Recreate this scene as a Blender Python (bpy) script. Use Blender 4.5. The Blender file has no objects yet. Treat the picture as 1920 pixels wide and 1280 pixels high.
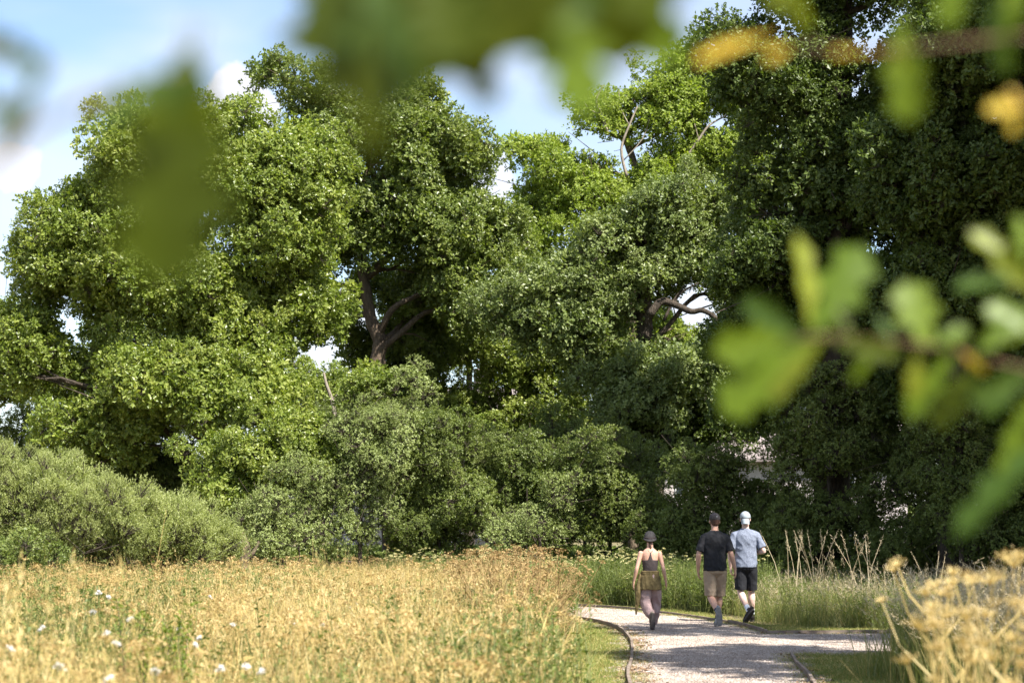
import bpy, math, random
import numpy as np
from mathutils import Vector, Matrix, Quaternion
from math import pi, sin, cos, radians

sc = bpy.context.scene
# ------------------------------------------------------------------ camera
F = 70 / 36 * 1920
CAMZ = 1.6
PITCH = math.atan((985 - 640) / F)
cam_d = bpy.data.cameras.new('camera')
cam = bpy.data.objects.new('camera', cam_d)
sc.collection.objects.link(cam)
cam_d.lens = 70
cam_d.sensor_width = 36
cam_d.clip_start = 0.1
cam_d.clip_end = 3000
cam.location = (0, 0, CAMZ)
cam.rotation_euler = (pi / 2 + PITCH, 0, 0)
cam_d.dof.use_dof = True
cam_d.dof.focus_distance = 42
cam_d.dof.aperture_fstop = 3.3
sc.camera = cam
# ------------------------------------------------------------------ light
SUN_AZ = radians(138)        # clockwise from +Y (north) to the sun
SUN_EL = radians(50)
world = bpy.data.worlds.new('World')
sc.world = world
world.use_nodes = True
sun_d = bpy.data.lights.new('sun', 'SUN')
sun_d.energy = 4.3
sun_d.angle = radians(0.55)
sun_d.color = (1.0, 0.96, 0.89)
sun = bpy.data.objects.new('sun', sun_d)
sc.collection.objects.link(sun)
sdir = Vector((sin(SUN_AZ) * cos(SUN_EL), cos(SUN_AZ) * cos(SUN_EL), sin(SUN_EL)))
sun.rotation_euler = sdir.to_track_quat('Z', 'Y').to_euler()
sun.location = (20, -10, 40)
sc.view_settings.view_transform = 'Standard'
sc.view_settings.look = 'None'
sc.view_settings.gamma = 1
sc.view_settings.exposure = 1.55
sc.view_settings.use_curve_mapping = False
sc.render.engine = 'CYCLES'
sc.cycles.max_bounces = 8
sc.cycles.diffuse_bounces = 5
sc.cycles.glossy_bounces = 2
sc.cycles.transmission_bounces = 5
sc.cycles.transparent_max_bounces = 6
sc.cycles.caustics_reflective = False
sc.cycles.caustics_refractive = False
sc.cycles.sample_clamp_indirect = 10


def at(px, py, Y):
    v = -(py - 640) / F
    y = cos(PITCH) - sin(PITCH) * v
    z = sin(PITCH) + cos(PITCH) * v
    k = Y / y
    return Vector(((px - 960) / F * k, Y, CAMZ + z * k))


def gp(px, py, z=0.0):
    v = -(py - 640) / F
    y = cos(PITCH) - sin(PITCH) * v
    zz = sin(PITCH) + cos(PITCH) * v
    k = (z - CAMZ) / zz
    return Vector(((px - 960) / F * k, y * k, z))


def proj(P):
    """world points (n,3) -> pixel x, y of the 1920 wide frame"""
    x = P[:, 0]; y = P[:, 1]; z = P[:, 2] - CAMZ
    d = cos(PITCH) * y + sin(PITCH) * z
    u = -sin(PITCH) * y + cos(PITCH) * z
    return 960 + F * x / d, 640 - F * u / d


# world sky with drifting clouds
def build_world():
    nt = world.node_tree
    N = nt.nodes; L = nt.links
    N.clear()
    out = N.new('ShaderNodeOutputWorld')
    sky = N.new('ShaderNodeTexSky')
    sky.sky_type = 'NISHITA'
    sky.sun_disc = False
    sky.sun_elevation = SUN_EL
    sky.sun_rotation = SUN_AZ
    sky.air_density = 1.0
    sky.dust_density = 0.5
    sky.ozone_density = 3.0
    bg = N.new('ShaderNodeBackground'); bg.inputs['Strength'].default_value = 0.078
    bgc = N.new('ShaderNodeBackground'); bgc.inputs['Strength'].default_value = 0.42
    bgc.inputs['Color'].default_value = (.93, 0.93, 1.0, 1)
    tc = N.new('ShaderNodeTexCoord')
    n1 = N.new('ShaderNodeTexNoise'); n1.inputs['Scale'].default_value = 7
    n1.inputs['Detail'].default_value = 3; n1.inputs['Roughness'].default_value = .5
    mp = N.new('ShaderNodeMapping'); mp.inputs['Scale'].default_value = (1, 1, 2.4)
    mp.inputs['Location'].default_value = (3.1, 0.4, 1.7)
    L.new(tc.outputs['Generated'], mp.inputs['Vector'])
    L.new(mp.outputs['Vector'], n1.inputs['Vector'])
    r1 = N.new('ShaderNodeMapRange'); r1.interpolation_type = 'SMOOTHSTEP'
    r1.inputs['From Min'].default_value = .30; r1.inputs['From Max'].default_value = .70
    r1.inputs['To Min'].default_value = .08; r1.inputs['To Max'].default_value = .5
    L.new(n1.outputs['Fac'], r1.inputs['Value'])
    # puffy cumulus: each is a lobe about a direction, its rim broken by noise
    n2 = N.new('ShaderNodeTexNoise'); n2.inputs['Scale'].default_value = 45
    n2.inputs['Detail'].default_value = 5; n2.inputs['Roughness'].default_value = .55
    L.new(tc.outputs['Generated'], n2.inputs['Vector'])
    last = r1.outputs['Result']
    for (px, py, rr, am) in ((445, 185, .021, .95), (20, 315, .016, .85), (200, 285, .012, .5), (905, 345, .022, .8),
                         (975, 165, .02, .3), (1300, 560, .03, .75), (620, 640, .03, .75), (90, 640, .025, .4),
                         (1600, 300, .04, .6), (2500, 200, .06, .8), (-700, 100, .06, .8)):
        d = (at(px, py, 10) - Vector((0, 0, CAMZ))).normalized()
        vm = N.new('ShaderNodeVectorMath'); vm.operation = 'DISTANCE'
        L.new(tc.outputs['Generated'], vm.inputs[0]); vm.inputs[1].default_value = d
        ad = N.new('ShaderNodeMath'); ad.operation = 'MULTIPLY_ADD'
        L.new(n2.outputs['Fac'], ad.inputs[0]); ad.inputs[1].default_value = rr * 1.3
        L.new(vm.outputs['Value'], ad.inputs[2])
        mr = N.new('ShaderNodeMapRange'); mr.interpolation_type = 'SMOOTHSTEP'
        mr.inputs['From Min'].default_value = rr * 1.35; mr.inputs['From Max'].default_value = rr * 1.75
        mr.inputs['To Min'].default_value = am; mr.inputs['To Max'].default_value = 0
        L.new(ad.outputs[0], mr.inputs['Value'])
        mx = N.new('ShaderNodeMath'); mx.operation = 'MAXIMUM'
        L.new(last, mx.inputs[0]); L.new(mr.outputs['Result'], mx.inputs[1])
        last = mx.outputs[0]
    mix = N.new('ShaderNodeMixShader')
    L.new(sky.outputs[0], bg.inputs['Color'])
    L.new(last, mix.inputs[0]); L.new(bg.outputs[0], mix.inputs[1]); L.new(bgc.outputs[0], mix.inputs[2])
    L.new(mix.outputs[0], out.inputs['Surface'])


build_world()

# ------------------------------------------------------------------ helpers
C = sc.collection


def tag(o, label=None, cat=None, group=None, kind=None):
    if label: o['label'] = label
    if cat: o['category'] = cat
    if group: o['group'] = group
    if kind: o['kind'] = kind
    return o


def thing(name, label, cat, loc=(0, 0, 0), group=None, rz=0):
    o = bpy.data.objects.new(name, None)
    C.objects.link(o)
    o.location = loc
    o.rotation_euler = (0, 0, rz)
    o.empty_display_size = .2
    return tag(o, label, cat, group)


def link(name, me, mat=None, parent=None, loc=None, world_pts=False):
    """link a mesh; with world_pts its vertices are in world space and are made local to its parent"""
    o = bpy.data.objects.new(name, me)
    C.objects.link(o)
    if mat is not None and len(me.materials) == 0:
        for m in (mat if isinstance(mat, (list, tuple)) else [mat]):
            me.materials.append(m)
    if parent is not None:
        o.parent = parent
        if world_pts:
            o.matrix_parent_inverse = Matrix.Translation(parent.location).inverted()
    if loc is not None:
        o.location = loc
    return o


class MB:
    """collects geometry, builds one mesh"""
    def __init__(s):
        s.V = []; s.F = []; s.M = []; s.T = []; s.n = 0

    def add(s, v, f, m=0, t=None):
        v = np.asarray(v, float).reshape(-1, 3)
        for q in f:
            s.F.append([i + s.n for i in q]); s.M.append(m)
            s.T.append(t if t is not None else 0.5)
        s.V.append(v); s.n += len(v)

    def mesh(s, name, mats, smooth=False):
        me = bpy.data.meshes.new(name)
        V = np.concatenate(s.V) if s.V else np.zeros((0, 3))
        me.from_pydata(V.tolist(), [], s.F)
        me.polygons.foreach_set('material_index', s.M)
        if smooth:
            me.polygons.foreach_set('use_smooth', [True] * len(s.F))
        a = me.attributes.new('tint', 'FLOAT', 'FACE')
        a.data.foreach_set('value', s.T)
        for m in mats: me.materials.append(m)
        me.update()
        return me


def tube_geo(P, R, n=8, cap=True, flat=1.0, ref=None):
    P = [Vector(p) for p in P]
    V = []; Fc = []
    k = len(P)
    if not hasattr(R, '__len__'): R = [R] * k
    t0 = (P[1] - P[0]).normalized()
    up = Vector(ref) if ref is not None else (Vector((0, 0, 1)) if abs(t0.z) < .9 else Vector((1, 0, 0)))
    a = (up - t0 * up.dot(t0)).normalized()
    for i in range(k):
        t = (P[min(i + 1, k - 1)] - P[max(i - 1, 0)])
        t = t.normalized() if t.length > 1e-9 else t0
        a = (a - t * a.dot(t)).normalized()
        b = t.cross(a)
        r = R[i]
        ra, rb = r if hasattr(r, '__len__') else (r, r * flat)
        for j in range(n):
            an = 2 * pi * j / n
            V.append(P[i] + a * (cos(an) * ra) + b * (sin(an) * rb))
    for i in range(k - 1):
        for j in range(n):
            j2 = (j + 1) % n
            Fc.append((i * n + j, i * n + j2, (i + 1) * n + j2, (i + 1) * n + j))
    if cap:
        Fc.append(tuple(range(n - 1, -1, -1)))
        Fc.append(tuple((k - 1) * n + j for j in range(n)))
    return V, Fc


def curve_pts(P, m=6):
    """Catmull-Rom through P"""
    P = [Vector(p) for p in P]
    out = []
    for i in range(len(P) - 1):
        a = P[max(i - 1, 0)]; b = P[i]; c = P[i + 1]; d = P[min(i + 2, len(P) - 1)]
        for j in range(m):
            t = j / m
            out.append(.5 * ((2 * b) + (c - a) * t + (2 * a - 5 * b + 4 * c - d) * t * t + (3 * b - 3 * c + d - a) * t ** 3))
    out.append(P[-1])
    return out


# ------------------------------------------------------------------ materials
def new_mat(name):
    m = bpy.data.materials.new(name); m.use_nodes = True
    nt = m.node_tree; nt.nodes.clear()
    out = nt.nodes.new('ShaderNodeOutputMaterial')
    return m, nt.nodes, nt.links, out


def ramp(N, pts):
    r = N.new('ShaderNodeValToRGB')
    e = r.color_ramp.elements
    while len(e) < len(pts): e.new(.5)
    for i, (p, c) in enumerate(pts):
        e[i].position = p; e[i].color = (*c, 1)
    return r


def mat_leaf(name, stops, transl=.4, rough=.42, spec=.35, nscale=.35, tcol=(1.25, 1.35, .45), wn=.45):
    m, N, L, out = new_mat(name)
    at_ = N.new('ShaderNodeAttribute'); at_.attribute_name = 'tint'
    oi = N.new('ShaderNodeObjectInfo')
    geo = N.new('ShaderNodeNewGeometry')
    nz = N.new('ShaderNodeTexNoise'); nz.inputs['Scale'].default_value = nscale; nz.inputs['Detail'].default_value = 3
    L.new(geo.outputs['Position'], nz.inputs['Vector'])
    a = N.new('ShaderNodeMath'); a.operation = 'MULTIPLY'; a.inputs[1].default_value = .45
    L.new(at_.outputs['Fac'], a.inputs[0])
    b = N.new('ShaderNodeMath'); b.operation = 'MULTIPLY_ADD'; b.inputs[1].default_value = .22
    L.new(oi.outputs['Random'], b.inputs[0]); L.new(a.outputs[0], b.inputs[2])
    c = N.new('ShaderNodeMath'); c.operation = 'MULTIPLY_ADD'; c.inputs[1].default_value = wn
    L.new(nz.outputs['Fac'], c.inputs[0]); L.new(b.outputs[0], c.inputs[2])
    r = ramp(N, stops)
    L.new(c.outputs[0], r.inputs[0])
    p = N.new('ShaderNodeBsdfPrincipled')
    p.inputs['Roughness'].default_value = rough
    p.inputs['Specular IOR Level'].default_value = spec
    L.new(r.outputs[0], p.inputs['Base Color'])
    tr = N.new('ShaderNodeBsdfTranslucent')
    mu = N.new('ShaderNodeMix'); mu.data_type = 'RGBA'; mu.blend_type = 'MULTIPLY'; mu.inputs[0].default_value = 1
    L.new(r.outputs[0], mu.inputs[6]); mu.inputs[7].default_value = (*tcol, 1)
    L.new(mu.outputs[2], tr.inputs['Color'])
    mx = N.new('ShaderNodeMixShader'); mx.inputs[0].default_value = transl
    L.new(p.outputs[0], mx.inputs[1]); L.new(tr.outputs[0], mx.inputs[2])
    L.new(mx.outputs[0], out.inputs['Surface'])
    return m


def mat_noise(name, stops, scale=8, detail=6, rough=.8, bump=0, bscale=None, coord='Object', spec=.3, stretch=(1, 1, 1), sub=0):
    m, N, L, out = new_mat(name)
    tc = N.new('ShaderNodeTexCoord')
    mp = N.new('ShaderNodeMapping'); mp.inputs['Scale'].default_value = stretch
    L.new(tc.outputs[coord], mp.inputs['Vector'])
    nz = N.new('ShaderNodeTexNoise'); nz.inputs['Scale'].default_value = scale; nz.inputs['Detail'].default_value = detail
    nz.inputs['Roughness'].default_value = .6
    L.new(mp.outputs[0], nz.inputs['Vector'])
    r = ramp(N, stops); L.new(nz.outputs['Fac'], r.inputs[0])
    p = N.new('ShaderNodeBsdfPrincipled')
    p.inputs['Roughness'].default_value = rough; p.inputs['Specular IOR Level'].default_value = spec
    if sub:
        p.inputs['Subsurface Weight'].default_value = sub
        p.inputs['Subsurface Radius'].default_value = (.02, .008, .004)
    L.new(r.outputs[0], p.inputs['Base Color'])
    if bump:
        n2 = N.new('ShaderNodeTexNoise'); n2.inputs['Scale'].default_value = bscale or scale * 3; n2.inputs['Detail'].default_value = 5
        L.new(mp.outputs[0], n2.inputs['Vector'])
        b = N.new('ShaderNodeBump'); b.inputs['Strength'].default_value = 1; b.inputs['Distance'].default_value = bump
        L.new(n2.outputs['Fac'], b.inputs['Height']); L.new(b.outputs[0], p.inputs['Normal'])
    L.new(p.outputs[0], out.inputs['Surface'])
    return m


G_OAK = ((.15, (.105, .150, .024)), (.5, (.195, .252, .044)), (.85, (.330, .362, .085)))
G_OAK2 = ((.15, (.086, .122, .025)), (.5, (.152, .200, .041)), (.85, (.258, .292, .074)))
G_YEL = ((.15, (.150, .205, .030)), (.5, (.245, .315, .055)), (.85, (.350, .400, .085)))
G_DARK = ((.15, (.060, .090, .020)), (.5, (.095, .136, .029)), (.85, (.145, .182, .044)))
G_GREY = ((.15, (.100, .140, .038)), (.5, (.165, .212, .062)), (.85, (.270, .312, .108)))
G_HAW = ((.15, (.165, .205, .060)), (.5, (.255, .305, .100)), (.85, (.370, .410, .165)))
G_WIL = ((.15, (.205, .240, .080)), (.5, (.320, .360, .128)), (.85, (.420, .445, .185)))
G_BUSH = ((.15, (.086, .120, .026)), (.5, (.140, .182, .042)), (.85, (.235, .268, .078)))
M = {}
M['oak'] = mat_leaf('oak_leaves', G_OAK, .38, .38, .5)
M['oak2'] = mat_leaf('oak_leaves_deep', G_OAK2, .36, .38, .5)
M['yel'] = mat_leaf('oak_leaves_yellow_green', G_YEL, .45)
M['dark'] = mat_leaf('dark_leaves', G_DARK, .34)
M['grey'] = mat_leaf('grey_green_leaves', G_GREY, .33, spec=.45)
M['haw'] = mat_leaf('hawthorn_leaves', G_HAW, .3)
M['wil'] = mat_leaf('willow_leaves', G_WIL, .32, spec=.4)
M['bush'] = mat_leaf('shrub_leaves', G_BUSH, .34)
M['bark'] = mat_noise('bark', ((.25, (.060, .042, .028)), (.55, (.135, .098, .066)), (.8, (.235, .180, .125))), 3, 8, .9, .06, 9, stretch=(3, 3, .8))
M['bark_d'] = mat_noise('bark_dark', ((.25, (.030, .024, .018)), (.6, (.075, .058, .042)), (.85, (.13, .10, .075))), 3, 8, .9, .05, 9, stretch=(3, 3, .8))
M['deadwood'] = mat_noise('bare_twig_bark', ((.3, (.16, .13, .10)), (.7, (.34, .29, .23))), 6, 5, .9)
STRAW = ((.18, (.24, .20, .070)), (.36, (.43, .33, .120)), (.6, (.60, .465, .180)), (.92, (.76, .65, .36)))
M['straw'] = mat_leaf('dry_straw', STRAW, .3, .6, .2, .38, (1.1, 1.0, .75))
M['gold'] = mat_leaf('dry_seed_heads', ((.1, (.29, .18, .07)), (.5, (.46, .325, .13)), (.9, (.62, .49, .25))), .25, .7, .15, .4, (1.1, .95, .7))
M['rust'] = mat_leaf('rusty_dry_stems', ((.1, (.20, .125, .055)), (.5, (.33, .22, .095)), (.9, (.50, .37, .17))), .2, .7, .15, .8, (1.1, .95, .7))
M['grass'] = mat_leaf('green_grass', ((.1, (.095, .125, .035)), (.5, (.165, .190, .060)), (.9, (.330, .310, .130))), .35, .5, .3, .6)
M['herb'] = mat_leaf('meadow_herb_leaves', ((.1, (.070, .105, .025)), (.5, (.125, .170, .042)), (.9, (.260, .280, .085))), .35, .5, .3, .6)
M['paleflower'] = mat_leaf('pale_flower_heads', ((.1, (.36, .34, .13)), (.5, (.52, .48, .22)), (.9, (.70, .66, .38))), .3, .7, .2, .6, (1, 1, .8))
M['pinkgrass'] = mat_leaf('pale_grass_panicles', ((.1, (.36, .27, .15)), (.5, (.56, .46, .29)), (.9, (.74, .65, .46))), .35, .6, .2, .6, (1, .95, .85))
M['white'] = mat_leaf('white_petals', ((.1, (.70, .68, .64)), (.9, (.84, .82, .80))), .25, .6, .2, .6, (1, 1, 1))


# ------------------------------------------------------------------ leaf clusters (source meshes, shared)
def unit(a):
    return a / np.maximum(np.linalg.norm(a, axis=-1, keepdims=True), 1e-9)


def leaves_mesh(name, P, D, Nn, Ln, W, fold, tint, mat, twigs=None, hexa=False):
    S = unit(np.cross(D, Nn)); Nn = np.cross(S, D)
    n = len(P)
    L_ = Ln[:, None]; W_ = W[:, None]
    if hexa:
        vs = [P, P + D * .32 * L_ + S * .36 * W_ + Nn * fold * L_, P + D * .72 * L_ + S * .5 * W_ + Nn * fold * L_ * .8,
              P + D * L_ - Nn * fold * L_ * .5, P + D * .72 * L_ - S * .5 * W_ + Nn * fold * L_ * .8, P + D * .32 * L_ - S * .36 * W_ + Nn * fold * L_]
        k = 6
    else:
        vs = [P, P + D * .55 * L_ + S * .5 * W_ + Nn * fold * L_, P + D * L_, P + D * .55 * L_ - S * .5 * W_ + Nn * fold * L_]
        k = 4
    V = np.stack(vs, 1).reshape(-1, 3)
    nt = 0
    tv, tf = [], []
    if twigs:
        for (p0, p1, r) in twigs:
            v, f = tube_geo([p0, p1], [r, r * .4], 3, False)
            tf += [tuple(i + len(V) + len(tv) for i in q) for q in f]
            tv += [tuple(x) for x in v]
    me = bpy.data.meshes.new(name)
    faces = np.arange(n * k).reshape(n, k).tolist() + tf
    me.from_pydata(V.tolist() + tv, [], faces)
    a = me.attributes.new('tint', 'FLOAT', 'FACE')
    a.data.foreach_set('value', list(tint) + [.5] * len(tf))
    me.materials.append(mat); me.materials.append(M['bark_d'])
    mi = [0] * n + [1] * len(tf)
    me.polygons.foreach_set('material_index', mi)
    me.update()
    return me


def cluster(name, seed, mat, R=.55, nsprig=32, per=8, ll=.125, lw=.074, zsq=.75, upright=.5, narrow=False, hexa=False):
    rg = np.random.default_rng(seed)
    d = unit(rg.normal(size=(nsprig, 3)) + np.array([0, 0, .55]))
    rad = R * rg.uniform(.35, 1, size=(nsprig, 1)) ** .6
    c = d * rad * np.array([1, 1, zsq])
    ax = unit(d + rg.normal(size=d.shape) * .35 + np.array([0, 0, upright]))
    if narrow:      # leaves along a shoot
        tt = rg.uniform(0, 1, size=(nsprig, per, 1))
        P = c[:, None, :] + ax[:, None, :] * tt * R * .55
        D = unit(ax[:, None, :] * .9 + rg.normal(size=(nsprig, per, 3)) * .55)
    else:
        P = c[:, None, :] + rg.normal(size=(nsprig, per, 3)) * ll * .28
        D = unit(ax[:, None, :] * .35 + rg.normal(size=(nsprig, per, 3)) * .8 - np.array([0, 0, .05]))
    Nn = unit(ax[:, None, :] * 1.0 + rg.normal(size=(nsprig, per, 3)) * .45 + np.array([0, 0, .4]))
    P = P.reshape(-1, 3); D = D.reshape(-1, 3); Nn = Nn.reshape(-1, 3)
    n = len(P)
    Ln = ll * rg.uniform(.65, 1.2, n); W = Ln * lw / ll * rg.uniform(.8, 1.2, n)
    twigs = [((0, 0, -R * .3), tuple(c[i]), .008) for i in range(0, nsprig, 3)]
    return leaves_mesh(name, P, D, Nn, Ln, W, .1, rg.uniform(0, 1, n), mat, twigs, hexa)


GROUPS = {}
PENDING = []


def inst_group(key, meshes):
    """geometry-node group that places one of MESHES on every point of its object"""
    ng = bpy.data.node_groups.new(key, 'GeometryNodeTree')
    ng.interface.new_socket('Geometry', in_out='INPUT', socket_type='NodeSocketGeometry')
    ng.interface.new_socket('Geometry', in_out='OUTPUT', socket_type='NodeSocketGeometry')
    N = ng.nodes; L = ng.links
    gi = N.new('NodeGroupInput'); go = N.new('NodeGroupOutput')
    jn = N.new('GeometryNodeJoinGeometry')
    for i, me in enumerate(meshes):
        so = bpy.data.objects.new(key + '_source', me)
        oi = N.new('GeometryNodeObjectInfo'); oi.inputs['Object'].default_value = so
        gt = N.new('GeometryNodeGeometryToInstance')
        L.new(oi.outputs['Geometry'], gt.inputs[0]); L.new(gt.outputs[0], jn.inputs[0])
    ip = N.new('GeometryNodeInstanceOnPoints')
    ip.inputs['Pick Instance'].default_value = True

    def attr(nm, ty):
        a = N.new('GeometryNodeInputNamedAttribute'); a.data_type = ty; a.inputs['Name'].default_value = nm
        return a.outputs['Attribute']
    e2r = N.new('FunctionNodeEulerToRotation')
    L.new(attr('rot', 'FLOAT_VECTOR'), e2r.inputs[0]); L.new(e2r.outputs[0], ip.inputs['Rotation'])
    L.new(attr('scl', 'FLOAT_VECTOR'), ip.inputs['Scale'])
    L.new(attr('idx', 'INT'), ip.inputs['Instance Index'])
    L.new(gi.outputs[0], ip.inputs['Points']); L.new(jn.outputs[0], ip.inputs['Instance'])
    L.new(ip.outputs[0], go.inputs[0])
    GROUPS[key] = (ng, len(meshes))


def scatter(name, key, P, rot, scl, seed=0, parent=None):
    ng, k = GROUPS[key]
    n = len(P)
    P = np.asarray(P, float)
    if parent is not None:
        P = P - np.array(parent.location)
    me = bpy.data.meshes.new(name)
    me.vertices.add(n)
    me.vertices.foreach_set('co', P.ravel())
    rg = np.random.default_rng(seed + 77)
    scl = np.asarray(scl, float)
    if scl.ndim == 1: scl = np.repeat(scl[:, None], 3, 1)
    me.attributes.new('rot', 'FLOAT_VECTOR', 'POINT').data.foreach_set('vector', np.asarray(rot, float).ravel())
    me.attributes.new('scl', 'FLOAT_VECTOR', 'POINT').data.foreach_set('vector', scl.ravel())
    me.attributes.new('idx', 'INT', 'POINT').data.foreach_set('value', rg.integers(0, k, n).astype(np.int32))
    o = bpy.data.objects.new(name, me)
    C.objects.link(o)
    if parent is not None: o.parent = parent
    PENDING.append((o, ng))
    o['kind'] = 'stuff'
    return o


def euler_from(dirs, spin):
    d = unit(dirs)
    th = np.arccos(np.clip(d[:, 2], -1, 1)); ph = np.arctan2(d[:, 1], d[:, 0])
    ct, st, cp, sp, cs, ss = np.cos(th), np.sin(th), np.cos(ph), np.sin(ph), np.cos(spin), np.sin(spin)
    # R = Rz(ph) Ry(th) Rz(spin)
    r00 = cp * ct * cs - sp * ss
    r10 = sp * ct * cs + cp * ss
    r20 = -st * cs
    r21 = st * ss
    r22 = ct
    return np.stack([np.arctan2(r21, r22), -np.arcsin(np.clip(r20, -1, 1)), np.arctan2(r10, r00)], 1)


for key in ('oak', 'oak2', 'yel', 'dark', 'grey'):
    inst_group(key, [cluster(key + '_leaves', 10 + i, M[key]) for i in range(5)])
inst_group('maple', [cluster('maple_leaves', 30 + i, M['oak'], R=.5, nsprig=40, per=7, ll=.085, lw=.07) for i in range(4)])
inst_group('haw', [cluster('hawthorn_leaves', 40 + i, M['haw'], R=.42, nsprig=55, per=9, ll=.052, lw=.034, zsq=.8) for i in range(5)])
inst_group('bush', [cluster('shrub_leaves', 50 + i, M['bush'], R=.45, nsprig=48, per=9, ll=.066, lw=.042, zsq=.8) for i in range(5)])
inst_group('wil', [cluster('willow_leaves', 60 + i, M['wil'], R=.36, nsprig=60, per=12, ll=.058, lw=.016, zsq=1.0, upright=1.5, narrow=True) for i in range(5)])


# ------------------------------------------------------------------ trees
# places where the sky or the wood shows between the crowns: clusters there are thinned out
HOLES = [(1300, 575, 42), (610, 655, 36), (655, 395, 12), (915, 520, 14), (1175, 290, 34), (1340, 230, 24), (1480, 60, 34), (125, 625, 26),
         (330, 515, 18), (625, 525, 20), (1590, 320, 18), (1640, 140, 16), (690, 600, 22),  (1420, 832, 16),
         (842, 722, 14), (1885, 640, 20), (1800, 330, 14), (385, 690, 10), (1700, 350, 14), (1470, 390, 16), (1560, 900, 20),
         (1000, 95, 30), (1650, 880, 16), (460, 1040, 14), (1100, 770, 12), (860, 860, 10)]


def make_tree(name, label, Y, ells, trunk, r0, key, dens=1.0, seed=1, blob=(.55, 1.55), csz=1.0, limbs=12, cat='tree', holes=True,
              group=None, bark='bark_d', zmin=.3, back=.6, fill=1.0, upright=.5, limb_r=.09):
    rg = np.random.default_rng(seed)
    s = F / Y
    tr = [at(px, py, Y + dy) for (px, py, dy) in trunk]
    tr[0].z = -.15
    base = Vector((tr[0].x, tr[0].y, 0))
    root = thing(name, label, cat, base, group)
    BC, BR = [], []
    for e in ells:
        px, py, rx, ry = e[:4]
        dy = e[4] if len(e) > 4 else 0
        c = np.array(at(px, py, Y + dy)); ax, az = rx / s, ry / s
        ay = .5 * (ax + az)
        area = 4 * pi * ((ax * ay + ax * az + ay * az) / 3)
        rb = .5 * (blob[0] + blob[1])
        nb = max(3, int(area / (pi * rb * rb) * .95 * fill))
        d = unit(rg.normal(size=(nb, 3)))
        keep = (d[:, 1] < .25) | (rg.random(nb) < back)
        d = d[keep]
        rr = rg.uniform(*blob, len(d))
        k = np.maximum(.15, 1 - rr[:, None] * .8 / np.array([ax, ay, az])[None, :])
        BC.append(c + d * np.array([ax, ay, az]) * k * rg.uniform(.72, 1.04, (len(d), 1)))
        BR.append(rr)
    BC = np.concatenate(BC); BR = np.concatenate(BR)
    ok = BC[:, 2] > zmin
    BC, BR = BC[ok], BR[ok]
    cc = BC.mean(0)
    P, DD, SC = [], [], []
    for c, r in zip(BC, BR):
        n = max(2, int(dens * 4 * pi * r * r / .85 / csz ** 2))
        d = unit(rg.normal(size=(n, 3)) + np.array([0, 0, .35]))
        q = c + d * r * rg.uniform(.45, 1.05, (n, 1)) * np.array([1.1, 1.1, .72])
        far = rg.random(n) < .2
        q[far] = c + d[far] * r * rg.uniform(1.1, 1.45, (far.sum(), 1))
        SC.append(np.where(far, .62, 1.0))
        P.append(q)
        DD.append(d * .7 + unit(c - cc) * .35 + np.array([0, 0, upright]) + rg.normal(size=(n, 3)) * .25)
    P = np.concatenate(P); DD = np.concatenate(DD); SC = np.concatenate(SC)
    ok = P[:, 2] > zmin * .5
    if holes:
        u, v = proj(P)
        for (hx, hy, hr) in HOLES:
            q = ((u - hx) ** 2 + ((v - hy) * 1.15) ** 2) < (hr + .35 * s * .8 * csz * .5) ** 2
            ok &= ~q | (rg.random(len(P)) < .04)
    P, DD, SC = P[ok], DD[ok], SC[ok]
    # no tuft hangs in the air without neighbours
    near_n = np.zeros(len(P), int)
    for i0 in range(0, len(P), 800):
        dd = ((P[i0:i0 + 800, None, :] - P[None, :, :]) ** 2).sum(-1)
        near_n[i0:i0 + 800] = (dd < (.85 * max(csz, .9)) ** 2).sum(1)
    ok = near_n >= 5
    P, DD, SC = P[ok], DD[ok], SC[ok]
    n = len(P)
    scatter('crown', key, P, euler_from(DD, rg.uniform(0, 2 * pi, n)), csz * SC * rg.uniform(.7, 1.25, n), seed, root)
    # trunk and limbs
    cp = curve_pts(tr, 5)
    nn = len(cp)
    R = [r0 * ((1 - i / nn) ** .7 * .85 + .12) * (1 + (.35 if i == 0 else 0)) * (1 + .08 * sin(i * 2.3 + seed)) for i in range(nn)]
    v, f = tube_geo(cp, R, 12)
    mb = MB(); mb.add(v, f)
    link('trunk', mb.mesh('trunk', [M[bark]], True), parent=root, world_pts=True)
    if limbs:
        pick = rg.permutation(len(BC))[:limbs]
        for i in pick:
            tgt = Vector(BC[i])
            # leave the trunk a little below the target
            j = min(range(1, nn - 1), key=lambda q: abs(cp[q].z - (tgt.z - .35 * (tgt - cp[q]).length - .3)))
            st = cp[j]
            mid = st.lerp(tgt, .5) + Vector(rg.normal(size=3) * .28) + Vector((0, 0, .12 * (tgt - st).length))
            q1 = st.lerp(mid, .5) + Vector(rg.normal(size=3) * .14); q2 = mid.lerp(tgt, .5) + Vector(rg.normal(size=3) * .2)
            lp = curve_pts([st, q1, mid, q2, tgt], 3)
            rr = min(R[j] * .55, limb_r * (1 + rg.random()))
            mb = MB()
            v, f = tube_geo(lp, [rr * (1 - .78 * a / len(lp)) for a in range(len(lp))], 7); mb.add(v, f)
            for _ in range(4):
                a = lp[rg.integers(3, len(lp))]
                e = tgt + Vector(rg.normal(size=3) * BR[i] * .75)
                m_ = a.lerp(e, .5) + Vector(rg.normal(size=3) * .15)
                v, f = tube_geo([a, m_, e], [rr * .35, rr * .22, .008], 5, False); mb.add(v, f)
            link('limb', mb.mesh('limb', [M[bark]], True), parent=root, world_pts=True)
    print(name, 'blobs', len(BC), 'clusters', n)
    return root


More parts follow.
